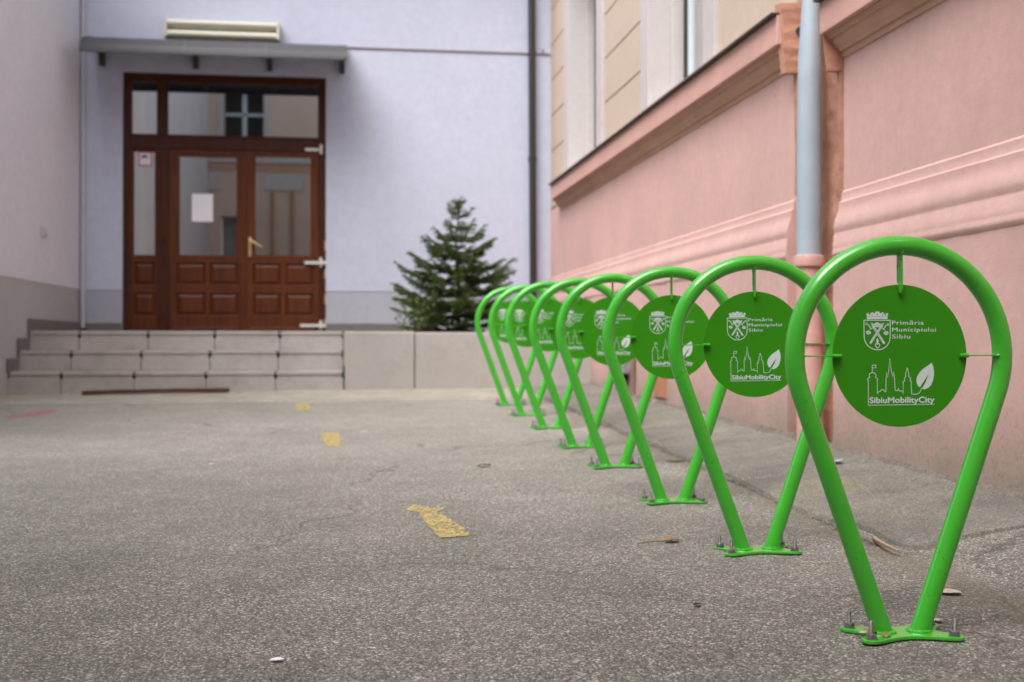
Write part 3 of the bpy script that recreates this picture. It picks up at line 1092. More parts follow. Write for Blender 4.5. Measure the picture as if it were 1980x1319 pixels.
def rails(x0, x1, z0, z1, holes, y, th=0.045):
    """flat wooden field with rectangular openings, cut on a grid"""
    X = sorted({x0, x1} | {h[0] for h in holes} | {h[1] for h in holes})
    Z = sorted({z0, z1} | {h[2] for h in holes} | {h[3] for h in holes})
    mb = MB()
    for a, b in zip(X[:-1], X[1:]):
        for c, d in zip(Z[:-1], Z[1:]):
            cx, cz = (a + b) / 2, (c + d) / 2
            if any(h[0] < cx < h[1] and h[2] < cz < h[3] for h in holes):
                continue
            mb.box(a, b, y, y + th, c, d)
    # weld and drop the inner faces
    bm = bmesh.new()
    vs = [bm.verts.new(p) for p in mb.v]
    for fc in mb.f:
        bm.faces.new([vs[i] for i in fc])
    bmesh.ops.remove_doubles(bm, verts=bm.verts, dist=1e-5)
    cen = {}
    for fc in bm.faces:
        c = fc.calc_center_median()
        cen.setdefault((round(c.x, 4), round(c.y, 4), round(c.z, 4)), []).append(fc)
    bmesh.ops.delete(bm, geom=[f_ for l in cen.values() if len(l) > 1 for f_ in l], context='FACES')
    out = MB()
    bm.verts.index_update()
    out.v = [tuple(v.co) for v in bm.verts]
    out.f = [tuple(v.index for v in fc.verts) for fc in bm.faces]
    bm.free()
    return out


# sidelight
sh_ = [(-2.278, -2.020, 1.815, 3.010), (-2.262, -2.030, 1.49, 1.745), (-2.262, -2.030, 1.14, 1.40)]
side = D(rails(-2.300, -2.000, 0.947, 3.030, sh_, DY + 0.02), 'sidelight', 'door_wood')
side.matrix_parent_inverse = Matrix.Translation(-door.location)
pane(-2.278, -2.020, 1.815, 3.010, DY + 0.045, parent=side)
D(beads(-2.278, -2.020, 1.815, 3.010, DY + 0.035), 'glazing_bead', 'door_wood', side)
for h in sh_[1:]:
    raised_panel(*h, DY + 0.02, side)
leaf_defs = [
    ('door_leaf', -1.870, -1.045, [(-1.779, -1.109, 1.812, 2.968), (-1.790, -1.470, 1.495, 1.745), (-1.425, -1.105, 1.495, 1.745), (-1.790, -1.470, 1.145, 1.402), (-1.425, -1.105, 1.145, 1.402)]),
    ('door_leaf', -1.038, -0.200, [(-0.935, -0.277, 1.818, 2.985), (-0.945, -0.628, 1.495, 1.745), (-0.578, -0.262, 1.495, 1.745), (-0.945, -0.628, 1.145, 1.402), (-0.578, -0.262, 1.145, 1.402)]),
]
leaves = []
for (nm, x0, x1, hs) in leaf_defs:
    lf = D(rails(x0, x1, 0.957, 3.026, hs, DY + 0.008, 0.05), nm, 'door_wood')
    leaves.append(lf)
    h = hs[0]
    pane(*h, DY + 0.035, parent=lf)
    D(beads(*h, DY + 0.02, 0.018), 'glazing_bead', 'door_wood', lf)
    for h in hs[1:]:
        raised_panel(*h, DY + 0.008, lf)
    # weather bar
    D(MB().prism([(DY + 0.008, 0.985), (DY - 0.022, 0.985), (DY - 0.022, 0.995), (DY + 0.008, 1.02)], 0, x0 + 0.06, x1 - 0.06), 'weather_bar', 'door_wood', lf)
D(MB().box(-1.065, -1.018, DY - 0.008, DY + 0.010, 0.957, 3.026), 'meeting_stile', 'door_wood', bevel=0.004)
D(MB().box(-2.30, -0.19, DY - 0.01, DY + 0.12, 0.94, 0.955), 'threshold', 'mortar')
# handle
hb = MB().box(-0.992, -0.958, DY - 0.018, DY - 0.006, 1.82, 2.045)
hb.tube([(-0.975, DY - 0.01, 2.00), (-0.975, DY - 0.06, 2.00), (-0.955, DY - 0.066, 1.995), (-0.86, DY - 0.066, 1.935), (-0.845, DY - 0.066, 1.925)], 0.011, 10)
D(hb, 'handle', 'brass', leaves[1], smooth=True)
for (z, xa) in ((3.055, -0.355), (1.757, -0.36), (1.035, -0.41)):
    hg = MB().box(xa, -0.20, DY - 0.016, DY + 0.006, z - 0.017, z + 0.017)
    hg.tube([(-0.175, DY - 0.012, z - 0.05), (-0.175, DY - 0.012, z + 0.06)], 0.018, 10)
    if z < 3:
        hg.box(-0.198, -0.10, DY - 0.045, DY - 0.018, z - 0.02, z + 0.02)
    D(hg, 'hinge', 'hinge', leaves[1])
for z in (1.99, 1.12):
    D(MB().tube([(-1.925, DY - 0.012, z - 0.05), (-1.925, DY - 0.012, z + 0.05)], 0.009, 8), 'pin_hinge', 'door_dark')
for z in (1.95, 1.62, 1.33, 1.05):
    D(MB().box(-0.135, -0.118, DY - 0.004, DY + 0.02, z - 0.05, z + 0.06), 'worn_edge', 'brass')
# vestibule behind the glass
vb = MB()
vb.box(-2.6, 0.1, 17.2, 17.3, 0.9, 4.1)
vb.box(-2.7, -2.6, 14.76, 17.3, 0.9, 4.1)
vb.box(0.1, 0.2, 14.76, 17.3, 0.9, 4.1)
vb.box(-2.7, 0.2, 14.76, 17.3, 4.1, 4.2)
vb.box(-2.7, 0.2, 14.56, 17.3, 0.8, 0.9)
P(vb, 'vestibule', 'dark_room', back)

# notices on the glass
n_ = MB().box(-1.625, -1.392, DY + 0.030, DY + 0.0325, 2.215, 2.530)
tag(n_.build('paper_notice', 'paper'), 'blank white paper sheet taped inside the left door pane', 'notice')
st = thing('warning_sticker', 'small white sticker with red border on the sidelight glass', 'sticker', (-2.14, DY + 0.04, 2.83))
P(MB().box(-2.215, -2.066, DY + 0.040, DY + 0.0425, 2.835, 3.000), 'sticker_border', 'red', st)
P(MB().box(-2.200, -2.081, DY + 0.0385, DY + 0.0395, 2.852, 2.984), 'sticker_field', 'paper', st)
P(MB().prism([(-2.19, 2.94), (-2.15, 2.965), (-2.12, 2.945), (-2.10, 2.95), (-2.12, 2.925), (-2.16, 2.93), (-2.18, 2.92)], 1, DY + 0.0372, DY + 0.038), 'pictogram', 'dark_print', st)

# ------------------------------------------------------------------ canopy
can = thing('door_canopy', 'curved dark grey sheet canopy on four black brackets above the door', 'canopy', (-1.27, YB, 4.2))


def arc_prof(n=14):
    pts = []
    for i in range(n + 1):
        t = i / n
        t = t ** 1.6; y = 13.50 + 0.89 * t
        z = 3.905 + 0.335 * t ** 0.45
        pts.append((y, z))
    return pts


pr = arc_prof()
cm = MB()
top_ = pr
bot_ = [(y, z - 0.012) for y, z in pr]
cm.prism(top_ + bot_[::-1], 0, -2.655, 0.098)
P(cm, 'canopy_sheet', 'canopy', can, smooth=True)
tr_ = MB().box(-2.66, 0.102, 13.490, 13.503, 3.882, 3.912)
P(tr_, 'front_trim', 'canopy_trim', can, bevel=0.004)
et = MB()
for x in (-2.672, 0.098):
    et.prism([(y, z + 0.008) for y, z in pr] + [(y, z - 0.02) for y, z in pr[::-1]], 0, x, x + 0.016)
P(et, 'edge_trim', 'canopy_trim', can)
for x in (-1.60, -0.75):
    c_ = MB().prism([(y - 0.001, z + 0.006) for y, z in pr] + [(y, z - 0.001) for y, z in pr[::-1]], 0, x - 0.012, x + 0.012)
    P(c_, 'joint_strip', 'canopy_trim', can)
for x in (-2.59, -1.57, -0.75, 0.065):
    b_ = MB()
    arm = [(y, z - 0.014) for y, z in pr[1:]] + [(14.385, 3.93), (14.33, 3.93), (14.30, 4.02), (14.2, 4.09), (13.95, 4.08)] + [(13.7, 3.99), (13.55, 3.91)]
    b_.prism(arm, 0, x - 0.030, x + 0.030)
    P(b_, 'bracket', 'black', can)

# twin tube lamp above the canopy
lamp = thing('tube_lamp', 'unlit cream twin tube light fitting on the wall above the canopy', 'lamp', (-1.27, 14.3, 4.35))
LA, LB = -1.905, -0.635
P(MB().box(LA, LB, 14.33, 14.395, 4.23, 4.47), 'housing', 'fixture', lamp, bevel=0.01)
P(MB().box(LA + 0.04, LB - 0.04, 14.312, 14.332, 4.335, 4.365), 'spine', 'fixture', lamp)
for z in (4.42, 4.30):
    P(MB().tube([(LA + 0.03, 14.27, z), (LB - 0.03, 14.27, z)], 0.036, 14), 'tube', 'tube', lamp, smooth=True)
for x in (LA, LB - 0.035):
    P(MB().box(x, x + 0.035, 14.225, 14.345, 4.255, 4.465), 'end_cap', 'fixture', lamp, bevel=0.008)

# ------------------------------------------------------------------ pipes
bp = thing('black_downpipe', 'thin black rainwater downpipe on the white wall behind the spruce', 'downpipe', (2.27, 14.33, 0.93))
lean = [(2.245, 14.33, 8.0), (2.262, 14.33, 4.5), (2.275, 14.33, 2.2), (2.285, 14.33, 0.92)]
P(MB().tube(lean, 0.042, 16), 'pipe', 'black', bp, smooth=True)
for (z, x) in ((2.98, 2.27), (5.1, 2.259), (1.45, 2.28)):
    c_ = MB().tube([(x, 14.33, z - 0.03), (x, 14.33, z + 0.03)], 0.050, 16)
    c_.box(x - 0.01, x + 0.01, 14.36, 14.4, z - 0.015, z + 0.015)
    P(c_, 'clamp', 'black', bp)

lp = thing('corner_pipe', 'thin white vertical pipe in the left corner beside the canopy', 'pipe', (-2.79, 14.35, 1.0))
P(MB().tube([(-2.795, 14.355, 0.95), (-2.795, 14.355, 8.0)], 0.022, 12), 'pipe', 'white_pipe', lp, smooth=True)
P(MB().tube([(-2.795, 14.355, 0.945), (-2.795, 14.355, 1.0)], 0.035, 12), 'foot', 'mortar', lp)

bl = thing('blue_downpipe', 'pale blue grey downpipe in the terracotta recess of the pink wall', 'downpipe', (2.44, 6.19, 0.3))
P(MB().tube([(2.475, 6.24, 5.2), (2.47, 6.23, 2.95), (2.465, 6.225, 2.62)], 0.044, 20), 'upper_pipe', 'blue_pipe', bl, smooth=True)
P(MB().tube([(2.468, 6.225, 2.64), (2.46, 6.215, 2.50), (2.452, 6.205, 2.30), (2.445, 6.195, 1.9), (2.44, 6.19, 1.262)], [0.044, 0.05, 0.060, 0.064, 0.064], 24), 'lower_pipe', 'blue_pipe', bl, smooth=True)
P(MB().tube([(2.44, 6.19, 1.262), (2.44, 6.19, 1.258), (2.44, 6.19, 1.238), (2.44, 6.19, 1.205), (2.44, 6.19, 1.20)], [0.070, 0.083, 0.086, 0.083, 0.068], 24), 'collar', 'pink_pipe', bl, smooth=True)
P(MB().tube([(2.44, 6.19, 1.21), (2.442, 6.19, 0.72), (2.445, 6.19, 0.2)], 0.068, 20), 'standpipe', 'pink_pipe', bl, smooth=True)
P(MB().tube([(2.44, 6.19, 0.86), (2.44, 6.19, 0.80)], 0.076, 20), 'coupling', 'pink_pipe', bl, smooth=True)
cl_ = MB()
cl_.tube([(2.43, 6.29, 2.46), (2.47, 6.36, 2.46)], 0.022, 10)
P(cl_, 'clamp', 'mortar', bl, smooth=True)

br = thing('brown_pipe', 'thin brown pipe at the foot of the pink wall behind the racks', 'pipe', (2.42, 10.0, 0.33))
P(MB().tube([(2.43, 10.02, 0.28), (2.43, 10.02, 0.66), (2.435, 10.02, 0.72), (2.47, 10.02, 0.75)], 0.024, 10), 'pipe', 'brown_pipe', br, smooth=True)
P(MB().tube([(2.43, 10.02, 0.30), (2.43, 10.02, 0.37)], 0.033, 10), 'socket', 'brown_pipe', br, smooth=True)
gb = thing('drain_box', 'stained grey drain box on the pink wall near the planter', 'drain box', (2.42, 10.3, 0.5))
P(MB().prism([(10.13, 0.56), (10.50, 0.56), (10.50, 0.80), (10.13, 0.80)], 0, 2.37, 2.47), 'box', 'grey_box', gb, bevel=0.012)
P(MB().tube([(2.42, 10.32, 0.57), (2.42, 10.32, 0.50)], [0.045, 0.04], 12), 'outlet', 'mortar', gb, smooth=True)
P(MB().tube([(2.42, 10.32, 0.50), (2.425, 10.32, 0.28)], 0.03, 12), 'outlet_pipe', 'grey_box', gb, smooth=True)

# little white hook on the left wall
hk = thing('wall_hook', 'small white fitting on the grey left wall', 'wall fitting', (LX(12.9) + 0.02, 12.9, 1.9))
hk0 = LX(12.92)
P(MB().box(hk0, hk0 + 0.035, 12.87, 12.97, 1.88, 1.99), 'plate', 'white_pipe', hk, bevel=0.008)
P(MB().tube([(hk0 + 0.02, 12.90, 1.93), (hk0 + 0.07, 12.90, 1.92), (hk0 + 0.08, 12.90, 1.88)], 0.013, 8), 'peg', 'white_pipe', hk, smooth=True)

# old plank lying at the foot of the steps
pk = MB()
n = 24
for i in range(n + 1):
    t = i / n
    x = -2.27 + 1.29 * t
    y = 11.66 + 0.10 * t
    z = G(x, y) + 0.018 + 0.004 * math.sin(t * 3.1)
    e = 0.004 * N(x, 0, 0, 8)
    pk.v += [(x, y - 0.045 + e, z), (x, y + 0.045 + e, z), (x, y + 0.045 + e, z + 0.034 + e), (x, y - 0.045 + e, z + 0.034 + e * 0.5)]
pk.f = [(i * 4 + k, i * 4 + (k + 1) % 4, (i + 1) * 4 + (k + 1) % 4, (i + 1) * 4 + k) for i in range(n) for k in range(4)]
pk.f += [(0, 1, 2, 3), (n * 4, n * 4 + 1, n * 4 + 2, n * 4 + 3)]
tag(pk.build('wooden_plank', 'plank', bevel=0.003), 'dark brown wooden plank lying at the foot of the steps', 'plank')


# ------------------------------------------------------------------ spruce in the planter
def conifer(name, x, y, z, h, rad, seed, label, lop=None, low=0.06):
    rr = random.Random(seed)
    t = thing(name, label, 'tree', (x, y, z))
    tr = MB()
    pts = [(0.03 * math.sin(k * 0.7) * k / 8, 0.02 * math.cos(k) * k / 8, -0.06 + (h + 0.02) * k / 10) for k in range(11)]
    tr.tube(pts, [0.028 * (1 - k / 10.6) + 0.002 for k in range(11)], 8)
    tw = MB()
    nb_ = MB()
    V, F_ = nb_.v, nb_.f

    def needle(p, d, L, w):
        s = d.cross(Vector((rr.uniform(-1, 1), rr.uniform(-1, 1), rr.uniform(-1, 1))))
        if s.length < 1e-4:
            return
        s.normalize()
        s *= w
        i = len(V)
        V.extend([tuple(p - s), tuple(p + s), tuple(p + d * L * 0.75 + s * 0.7), tuple(p + d * L), tuple(p + d * L * 0.75 - s * 0.7)])
        F_.append((i, i + 1, i + 2, i + 3, i + 4))

    def shoot(a, b, dens, L):
        ax = (b - a)
        ln = ax.length
        ax.normalize()
        n_ = max(3, int(ln * dens))
        for _ in range(n_):
            tt = rr.random()
            p = a.lerp(b, tt)
            q = Vector((rr.gauss(0, 1), rr.gauss(0, 1), rr.gauss(0, 0.8)))
            q = (q - ax * q.dot(ax))
            if q.length < 1e-3:
                continue
            q.normalize()
            d = (ax * 0.75 + q * 0.75 + Vector((0, 0, 0.12))).normalized()
            needle(p, d, L * rr.uniform(0.7, 1.2), 0.0026)

    whorls = 12
    for k in range(whorls):
        f_ = low + (0.97 - low) * k / (whorls - 1)
        nbr = 8 if f_ < 0.75 else 5
        a0 = rr.uniform(0, 6.28)
        for j in range(nbr):
            an = a0 + 6.283 * j / nbr + rr.uniform(-.3, .3)
            ff = f_ + rr.uniform(-0.025, 0.025)
            L = rad * (1 - ff) ** 0.82 * rr.uniform(0.62, 1.1) + 0.05
            if lop:
                L *= lop(an, ff)
            if ff < 0.2:
                L *= 0.55 + 2.2 * ff
            dr = Vector((math.cos(an), math.sin(an), 0))
            base = Vector((0, 0, ff * h))
            up = 0.12 + 0.5 * ff + rr.uniform(-0.14, 0.2)
            m_ = 7
            bpts = [base + dr * (L * i / m_) + Vector((0, 0, L * up * (i / m_) ** 1.3 - 0.03 * math.sin(3.14 * i / m_))) for i in range(m_ + 1)]
            tw.tube(bpts, [0.006 * (1 - i / m_) + 0.0015 for i in range(m_ + 1)], 5)
            for i in range(m_):
                if i > 1 or L < 0.2:
                    shoot(bpts[i], bpts[i + 1], 420, 0.026)
            side = dr.cross(Vector((0, 0, 1)))
            ns = max(3, int(L / 0.036))
            for q in range(ns):
                tt = 0.2 + 0.8 * (q + rr.random() * 0.6) / ns
                idx = min(m_ - 1, int(tt * m_))
                p = bpts[idx].lerp(bpts[idx + 1], tt * m_ - idx)
                for sg in (-1, 1):
                    if rr.random() < 0.08:
                        continue
                    sl_ = (0.04 + 0.42 * L * (1 - tt)) * rr.uniform(0.5, 1.15)
                    e = p + (dr * 0.72 + side * sg * 0.75 + Vector((0, 0, rr.uniform(-0.15, 0.32)))).normalized() * sl_
                    tw.tube([p, e], [0.0025, 0.001], 3, cap=False)
                    shoot(p, e, 460, 0.026)
                    if sl_ > 0.10:
                        for _ in range(2):
                            p2 = p.lerp(e, rr.uniform(0.35, 0.75))
                            e2 = p2 + (dr + side * sg * rr.uniform(-0.3, 1.2) + Vector((0, 0, rr.uniform(-.2, .4)))).normalized() * sl_ * 0.5
                            shoot(p2, e2, 420, 0.024)
    shoot(Vector((0, 0, h * 0.9)), Vector((0.03, 0.0, h * 1.03)), 500, 0.024)
    tr.build('trunk', 'bark', t, smooth=True)
    tw.build('branches', 'bark', t, fixn=False)
    nb_.build('crown', 'needles', t, fixn=False)
    return t


def lop1(an, f):
    # long low limbs to the left, one long limb to the right
    k = 1.0
    c = math.cos(an)
    if f < 0.45 and c < -0.3:
        k = 1.14
    if 0.25 < f < 0.42 and c > 0.75:
        k = 1.25
    if 0.72 < f < 0.82:
        k = 0.75
    return k


conifer('spruce_tree', 1.27, 13.0, 0.90, 1.42, 0.75, 5, 'small dark green spruce growing in the planter before the white wall', lop1)
# low bushy conifer shoots around its foot
shr = MB()
t = thing('low_shrub', 'low green shrub left of the spruce trunk on the planter edge', 'shrub', (0.86, 12.6, 0.9))
rr = random.Random(3)
lv = MB()
stm = MB()
for k in range(46):
    an = rr.uniform(0, 6.28)
    L = rr.uniform(0.12, 0.38)
    e = Vector((math.cos(an) * rr.uniform(0.05, 0.28), math.sin(an) * 0.2, L))
    b0 = Vector((rr.uniform(-.12, .12), rr.uniform(-.1, .1), 0))
    stm.tube([b0, b0 + e * 0.5 + Vector((0, 0, 0.03)), b0 + e], [0.004, 0.003, 0.0015], 4)
    for q in range(15):
        p = b0 + e * rr.uniform(0.3, 1.0)
        d = Vector((rr.gauss(0, 1), rr.gauss(0, 1), rr.gauss(0.3, 0.7))).normalized()
        s = d.cross(Vector((rr.uniform(-1, 1), rr.uniform(-1, 1), 0.2))).normalized() * 0.009
        i = len(lv.v)
        ll = rr.uniform(0.03, 0.055)
        lv.v += [tuple(p), tuple(p + d * ll * 0.5 + s), tuple(p + d * ll), tuple(p + d * ll * 0.5 - s)]
        lv.f.append((i, i + 1, i + 2, i + 3))
stm.build('stems', 'bark', t, fixn=False)
lv.build('leaves', 'needles', t, fixn=False, kind='stuff')

# ------------------------------------------------------------------ bike racks
HR, TR = 0.2625, 0.0232     # hoop centre-line radius, tube radius
HC = 0.6645                 # height of the hoop centre
FX = 0.045                 # half distance of the feet
DR = 0.1695


def rack_proto():
    t = thing('bike_rack', '', 'bike rack')
    # tangent point of the straight legs
    dd = math.hypot(FX, HC)
    lean_ = math.asin(HR / dd) - math.atan(FX / HC)
    pts = []
    tx, tz = -HR * math.cos(lean_), HC - HR * math.sin(lean_)
    n1 = 8
    for i in range(n1):
        k = i / n1
        pts.append((-FX + (tx + FX) * k, 0, 0.004 + (tz - 0.004) * k))
    n2 = 56
    for i in range(n2 + 1):
        an = math.pi + lean_ - (math.pi + 2 * lean_) * i / n2
        pts.append((HR * math.cos(an), 0, HC + HR * math.sin(an)))
    for i in range(1, n1 + 1):
        k = i / n1
        pts.append((-tx + (FX + tx) * k, 0, tz + (0.004 - tz) * k))
    mb = MB()
    # frames kept in the hoop plane so that the tube does not twist
    vs, fs = [], []
    P3 = [Vector(p) for p in pts]
    n = 28
    for i, p in enumerate(P3):
        tg = (P3[min(i + 1, len(P3) - 1)] - P3[max(i - 1, 0)]).normalized()
        u = Vector((0, 1, 0)); s = tg.cross(u)
        for k in range(n):
            a = 2 * math.pi * k / n
            vs.append(p + s * math.cos(a) * TR + u * math.sin(a) * TR)
    for i in range(len(P3) - 1):
        for k in range(n):
            fs.append((i * n + k, i * n + (k + 1) % n, (i + 1) * n + (k + 1) % n, (i + 1) * n + k))
    mb.add(vs, fs)
    mb.build('hoop', 'green', t, smooth=True)
    # weld beads round the feet
    wb = MB()
    for sx in (-1, 1):
        ring = []
        for k in range(29):
            a = 2 * math.pi * k / 28
            ring.append((sx * FX + math.cos(a) * (TR * 1.12 + 0.001 * math.sin(7 * a)), math.sin(a) * (TR + 0.001), 0.0105))
        wb.tube(ring, [0.0042 + 0.001 * math.sin(k * 2.3) for k in range(29)], 7, cap=False)
    wb.build('weld_bead', 'green', t, smooth=True)
    # base plate: four rounded arms, waisted on every side
    BX, BY, AR = 0.103, 0.061, 0.023
    out = []

    def arm(cx, cy, a0, a1):
        for i in range(9):
            a = R(a0 + (a1 - a0) * i / 8)
            out.append((cx + AR * math.cos(a), cy + AR * math.sin(a)))

    def curve(p, q, bulge, axis_):
        for i in range(1, 10):
            s = i / 10
            x = p[0] + (q[0] - p[0]) * s; y = p[1] + (q[1] - p[1]) * s
            k = math.sin(math.pi * s) ** 1.3 * bulge
            out.append((x + (k if axis_ == 0 else 0), y + (k if axis_ == 1 else 0)))
    arm(BX, -BY, -100, 45)
    curve(out[-1], (BX + AR * math.cos(R(-45)), BY + AR * math.sin(R(-45))), -0.030, 0)
    arm(BX, BY, -45, 100)
    curve(out[-1], (-BX + AR * math.cos(R(80)), BY + AR * math.sin(R(80))), -0.034, 1)
    arm(-BX, BY, 80, 225)
    curve(out[-1], (-BX + AR * math.cos(R(135)), -BY + AR * math.sin(R(135))), 0.030, 0)
    arm(-BX, -BY, 135, 280)
    curve(out[-1], out[0], 0.034, 1)
    MB().prism(out, 2, 0.0, 0.0085).build('base_plate', 'green', t, bevel=0.0018)
    # anchor bolts
    for sx in (-1, 1):
        for sy in (-1, 1):
            bx, by = sx * BX, sy * BY
            hh = {(-1, -1): 0.050, (-1, 1): 0.047, (1, -1): 0.048, (1, 1): 0.043}[(sx, sy)]
            tl = Vector((0.0015 * sx, 0.001 * sy, 0))
            th = []
            z = 0.008
            while z < hh:
                th += [(z, 0.0056), (z + 0.0009, 0.0050)]
                z += 0.0018
            th += [(hh, 0.0052), (hh + 0.001, 0.0042)]
            b = MB().tube([(bx + tl.x * zz * 20, by, zz) for zz, _ in th], [r_ for _, r_ in th], 12)
            bo = b.build('anchor_bolt', 'steel', t, smooth=True)
            a0 = rnd.uniform(0, 1)
            nut = [(bx + 0.0118 * math.cos(a0 + k * math.pi / 3), by + 0.0118 * math.sin(a0 + k * math.pi / 3)) for k in range(6)]
            MB().prism(nut, 2, 0.0108, 0.0205).build('nut', 'steel', bo, bevel=0.0012)
            MB().tube([(bx, by, 0.0083), (bx, by, 0.0107)], 0.0142, 24).build('washer', 'steel', bo)
    # round panel
    pl = []
    n = 96
    for k in range(n):
        a = 2 * math.pi * k / n
        pl.append((DR * math.cos(a), HC + DR * math.sin(a)))
    panel = MB().prism(pl, 1, -0.0015, 0.0015).build('round_panel', 'disc', t, bevel=0.0005)
    # three flat straps that hold the panel inside the hoop, with rounded tabs lying on it
    dy0, dy1 = -0.016, 0.012
    for (ax_, sg) in ((0, -1), (0, 1), (2, 1)):
        s_ = MB()
        r0, r1 = DR + 0.003, HR - TR * 0.8
        tabs = [(-0.0016, DR - 0.014), (-0.0165, DR - 0.014), (-0.0165, DR - 0.004), (-0.016, r1 - 0.006), (-0.020, r1), (0.016, r1), (0.012, r1 - 0.006), (0.012, DR + 0.004), (-0.0016, DR + 0.002)]
        th_ = 0.0015
        if ax_ == 0:
            poly = [(sg * b, a) for a, b in tabs]           # x, y outline, thin in z
            s_.prism(poly, 2, HC - th_, HC + th_)
            bead_c = [(sg * (DR - 0.02), -0.006, HC), (sg * (DR + 0.002), -0.006, HC)]
            hbead = [(sg * (r1 + 0.002), -0.018, HC), (sg * (r1 + 0.002), 0.016, HC)]
        else:
            poly = [(a, HC + b) for a, b in tabs]           # y, z outline, thin in x
            s_.prism(poly, 0, -th_, th_)
            bead_c = [(0, -0.006, HC + DR - 0.02), (0, -0.006, HC + DR + 0.002)]
            hbead = [(0, -0.018, HC + r1 + 0.002), (0, 0.016, HC + r1 + 0.002)]
        s_.tube(bead_c, [0.0048, 0.0054], 10)
        s_.tube(hbead, [0.004, 0.004], 8)
        s_.build('strap', 'green', t, bevel=0.0006)

    # print on the panel, traced in panel coordinates
    YF = -0.0015

    def q(x, y):
        return ((x - 619) * 0.2257e-3, HC + (605 - (y + 0.03 * (x - 619))) * 0.2151e-3)

    def ribbon(mb, pts, wd, yo, closed=False):
        p = [Vector(q(*a)) for a in pts]
        n = len(p)
        Lft, Rgt = [], []
        for i in range(n):
            if closed:
                a, b = p[i - 1], p[(i + 1) % n]
            else:
                a, b = p[max(i - 1, 0)], p[min(i + 1, n - 1)]
            d1 = (p[i] - a).normalized() if (p[i] - a).length > 1e-9 else (b - p[i]).normalized()
            d2 = (b - p[i]).normalized() if (b - p[i]).length > 1e-9 else d1
            tg = (d1 + d2)
            tg = tg.normalized() if tg.length > 1e-6 else d1
            nn = Vector((-tg.y, tg.x))
            c = max(0.45, abs(nn.dot(Vector((-d1.y, d1.x)))))
            Lft.append(p[i] + nn * wd / 2 / c)
            Rgt.append(p[i] - nn * wd / 2 / c)
        o_ = len(mb.v)
        for a, b in zip(Lft, Rgt):
            mb.v += [(a.x, YF - yo, a.y), (b.x, YF - yo, b.y)]
        m_ = n if closed else n - 1
        for i in range(m_):
            j = (i + 1) % n
            mb.f.append((o_ + 2 * i, o_ + 2 * i + 1, o_ + 2 * j + 1, o_ + 2 * j))

    def fill(mb, pts, yo):
        o_ = len(mb.v)
        for a in pts:
            x, z = q(*a)
            mb.v.append((x, YF - yo, z))
        mb.f.append(tuple(range(o_, o_ + len(pts))))

    E1, E2, E3 = 0.0003, 0.0004, 0.0005
    cr = MB()
    shield = [(217, 225), (508, 216), (509, 300), (508, 400)]
    for i in range(1, 12):
        a = math.pi * i / 12
        shield.append((363 + 145 * math.cos(a), 405 + 142 * math.sin(a)))
    shield += [(218, 412), (217, 320)]
    ribbon(cr, shield, 0.0021, E1, True)
    # mural crown with battlements
    fill(cr, [(250, 212), (478, 203), (481, 178), (247, 186)], E1)
    fill(cr, [(247, 183), (481, 175), (487, 141), (462, 139), (458, 150), (440, 149), (437, 133), (412, 130), (408, 143), (392, 141), (388, 124), (344, 124), (340, 143),
              (322, 145), (318, 133), (292, 137), (290, 152), (270, 154), (267, 142), (243, 152)], E2)
    # crossed swords, chevron crown, leaves and the heart at the foot
    for sg in (-1, 1):
        m = lambda x, y: (364 + sg * (x - 364), y)
        fill(cr, [m(300, 285), m(322, 272), m(448, 462), m(448, 482), m(428, 478)], E1 if sg < 0 else E2)
        ribbon(cr, [m(262, 268), m(296, 316)], 0.0026, E3)
        ribbon(cr, [m(236, 262), m(244, 252), m(254, 258), m(250, 272), m(240, 274)], 0.0015, E3, True)
        ribbon(cr, [m(272, 330), m(330, 300), m(364, 345)], 0.0014, E3)
        fill(cr, [m(236, 350), m(258, 336), m(290, 346), m(296, 366), m(270, 382), m(244, 374)], E1)
    fill(cr, [(292, 250), (325, 262), (364, 240), (405, 260), (440, 246), (424, 288), (364, 298), (306, 290)], E3)
    ribbon(cr, [(312, 300), (364, 352), (416, 298)], 0.0016, E3)
    ribbon(cr, [(340, 492), (350, 478), (364, 486), (380, 476), (392, 492), (384, 512), (366, 530), (350, 514)], 0.0017, E3, True)
    fill(cr, [(352, 440), (364, 415), (378, 440), (374, 476), (356, 476)], E3)
    cr.build('crest', 'print', panel, fixn=False)
    # green detail lines over the white crest
    dk = MB()
    for sg in (-1, 1):
        m = lambda x, y: (364 + sg * (x - 364), y)
        ribbon(dk, [m(322, 305), m(420, 452)], 0.0007, E3 + 0.0002 + (0.0001 if sg > 0 else 0))
        ribbon(dk, [m(246, 360), m(286, 360)], 0.0008, E3 + 0.0002)
    for xx in (275, 305, 364, 423, 455):
        ribbon(dk, [(xx, 150), (xx, 168)], 0.0018, E3 + 0.0002)
    ribbon(dk, [(300, 272), (364, 282), (428, 268)], 0.0007, E3 + 0.0004)
    dk.build('crest_detail', 'disc', panel, fixn=False)

    sk = MB()
    sky_ = [(1000, 1134), (262, 1160), (262, 882), (254, 878), (254, 868), (278, 852), (271, 836), (277, 815), (292, 803), (310, 798), (330, 803), (345, 817), (349, 834), (342, 850), (366, 866), (366, 878),
            (361, 884), (361, 1032), (375, 1008), (400, 1000), (406, 984), (430, 984), (444, 1006), (458, 1006), (459, 862), (467, 793), (478, 848), (490, 778), (503, 636),
            (519, 775), (535, 835), (543, 785), (554, 850), (561, 990), (590, 993), (597, 968), (604, 993), (640, 996), (651, 1028), (652, 902), (646, 894), (670, 880), (661, 860), (680, 834),
            (677, 810), (697, 738), (716, 808), (712, 830), (736, 855), (728, 878), (746, 890), (740, 900), (746, 1028), (800, 1028), (832, 1012), (850, 985), (856, 955)]
    ribbon(sk, sky_, 0.0016, E1)
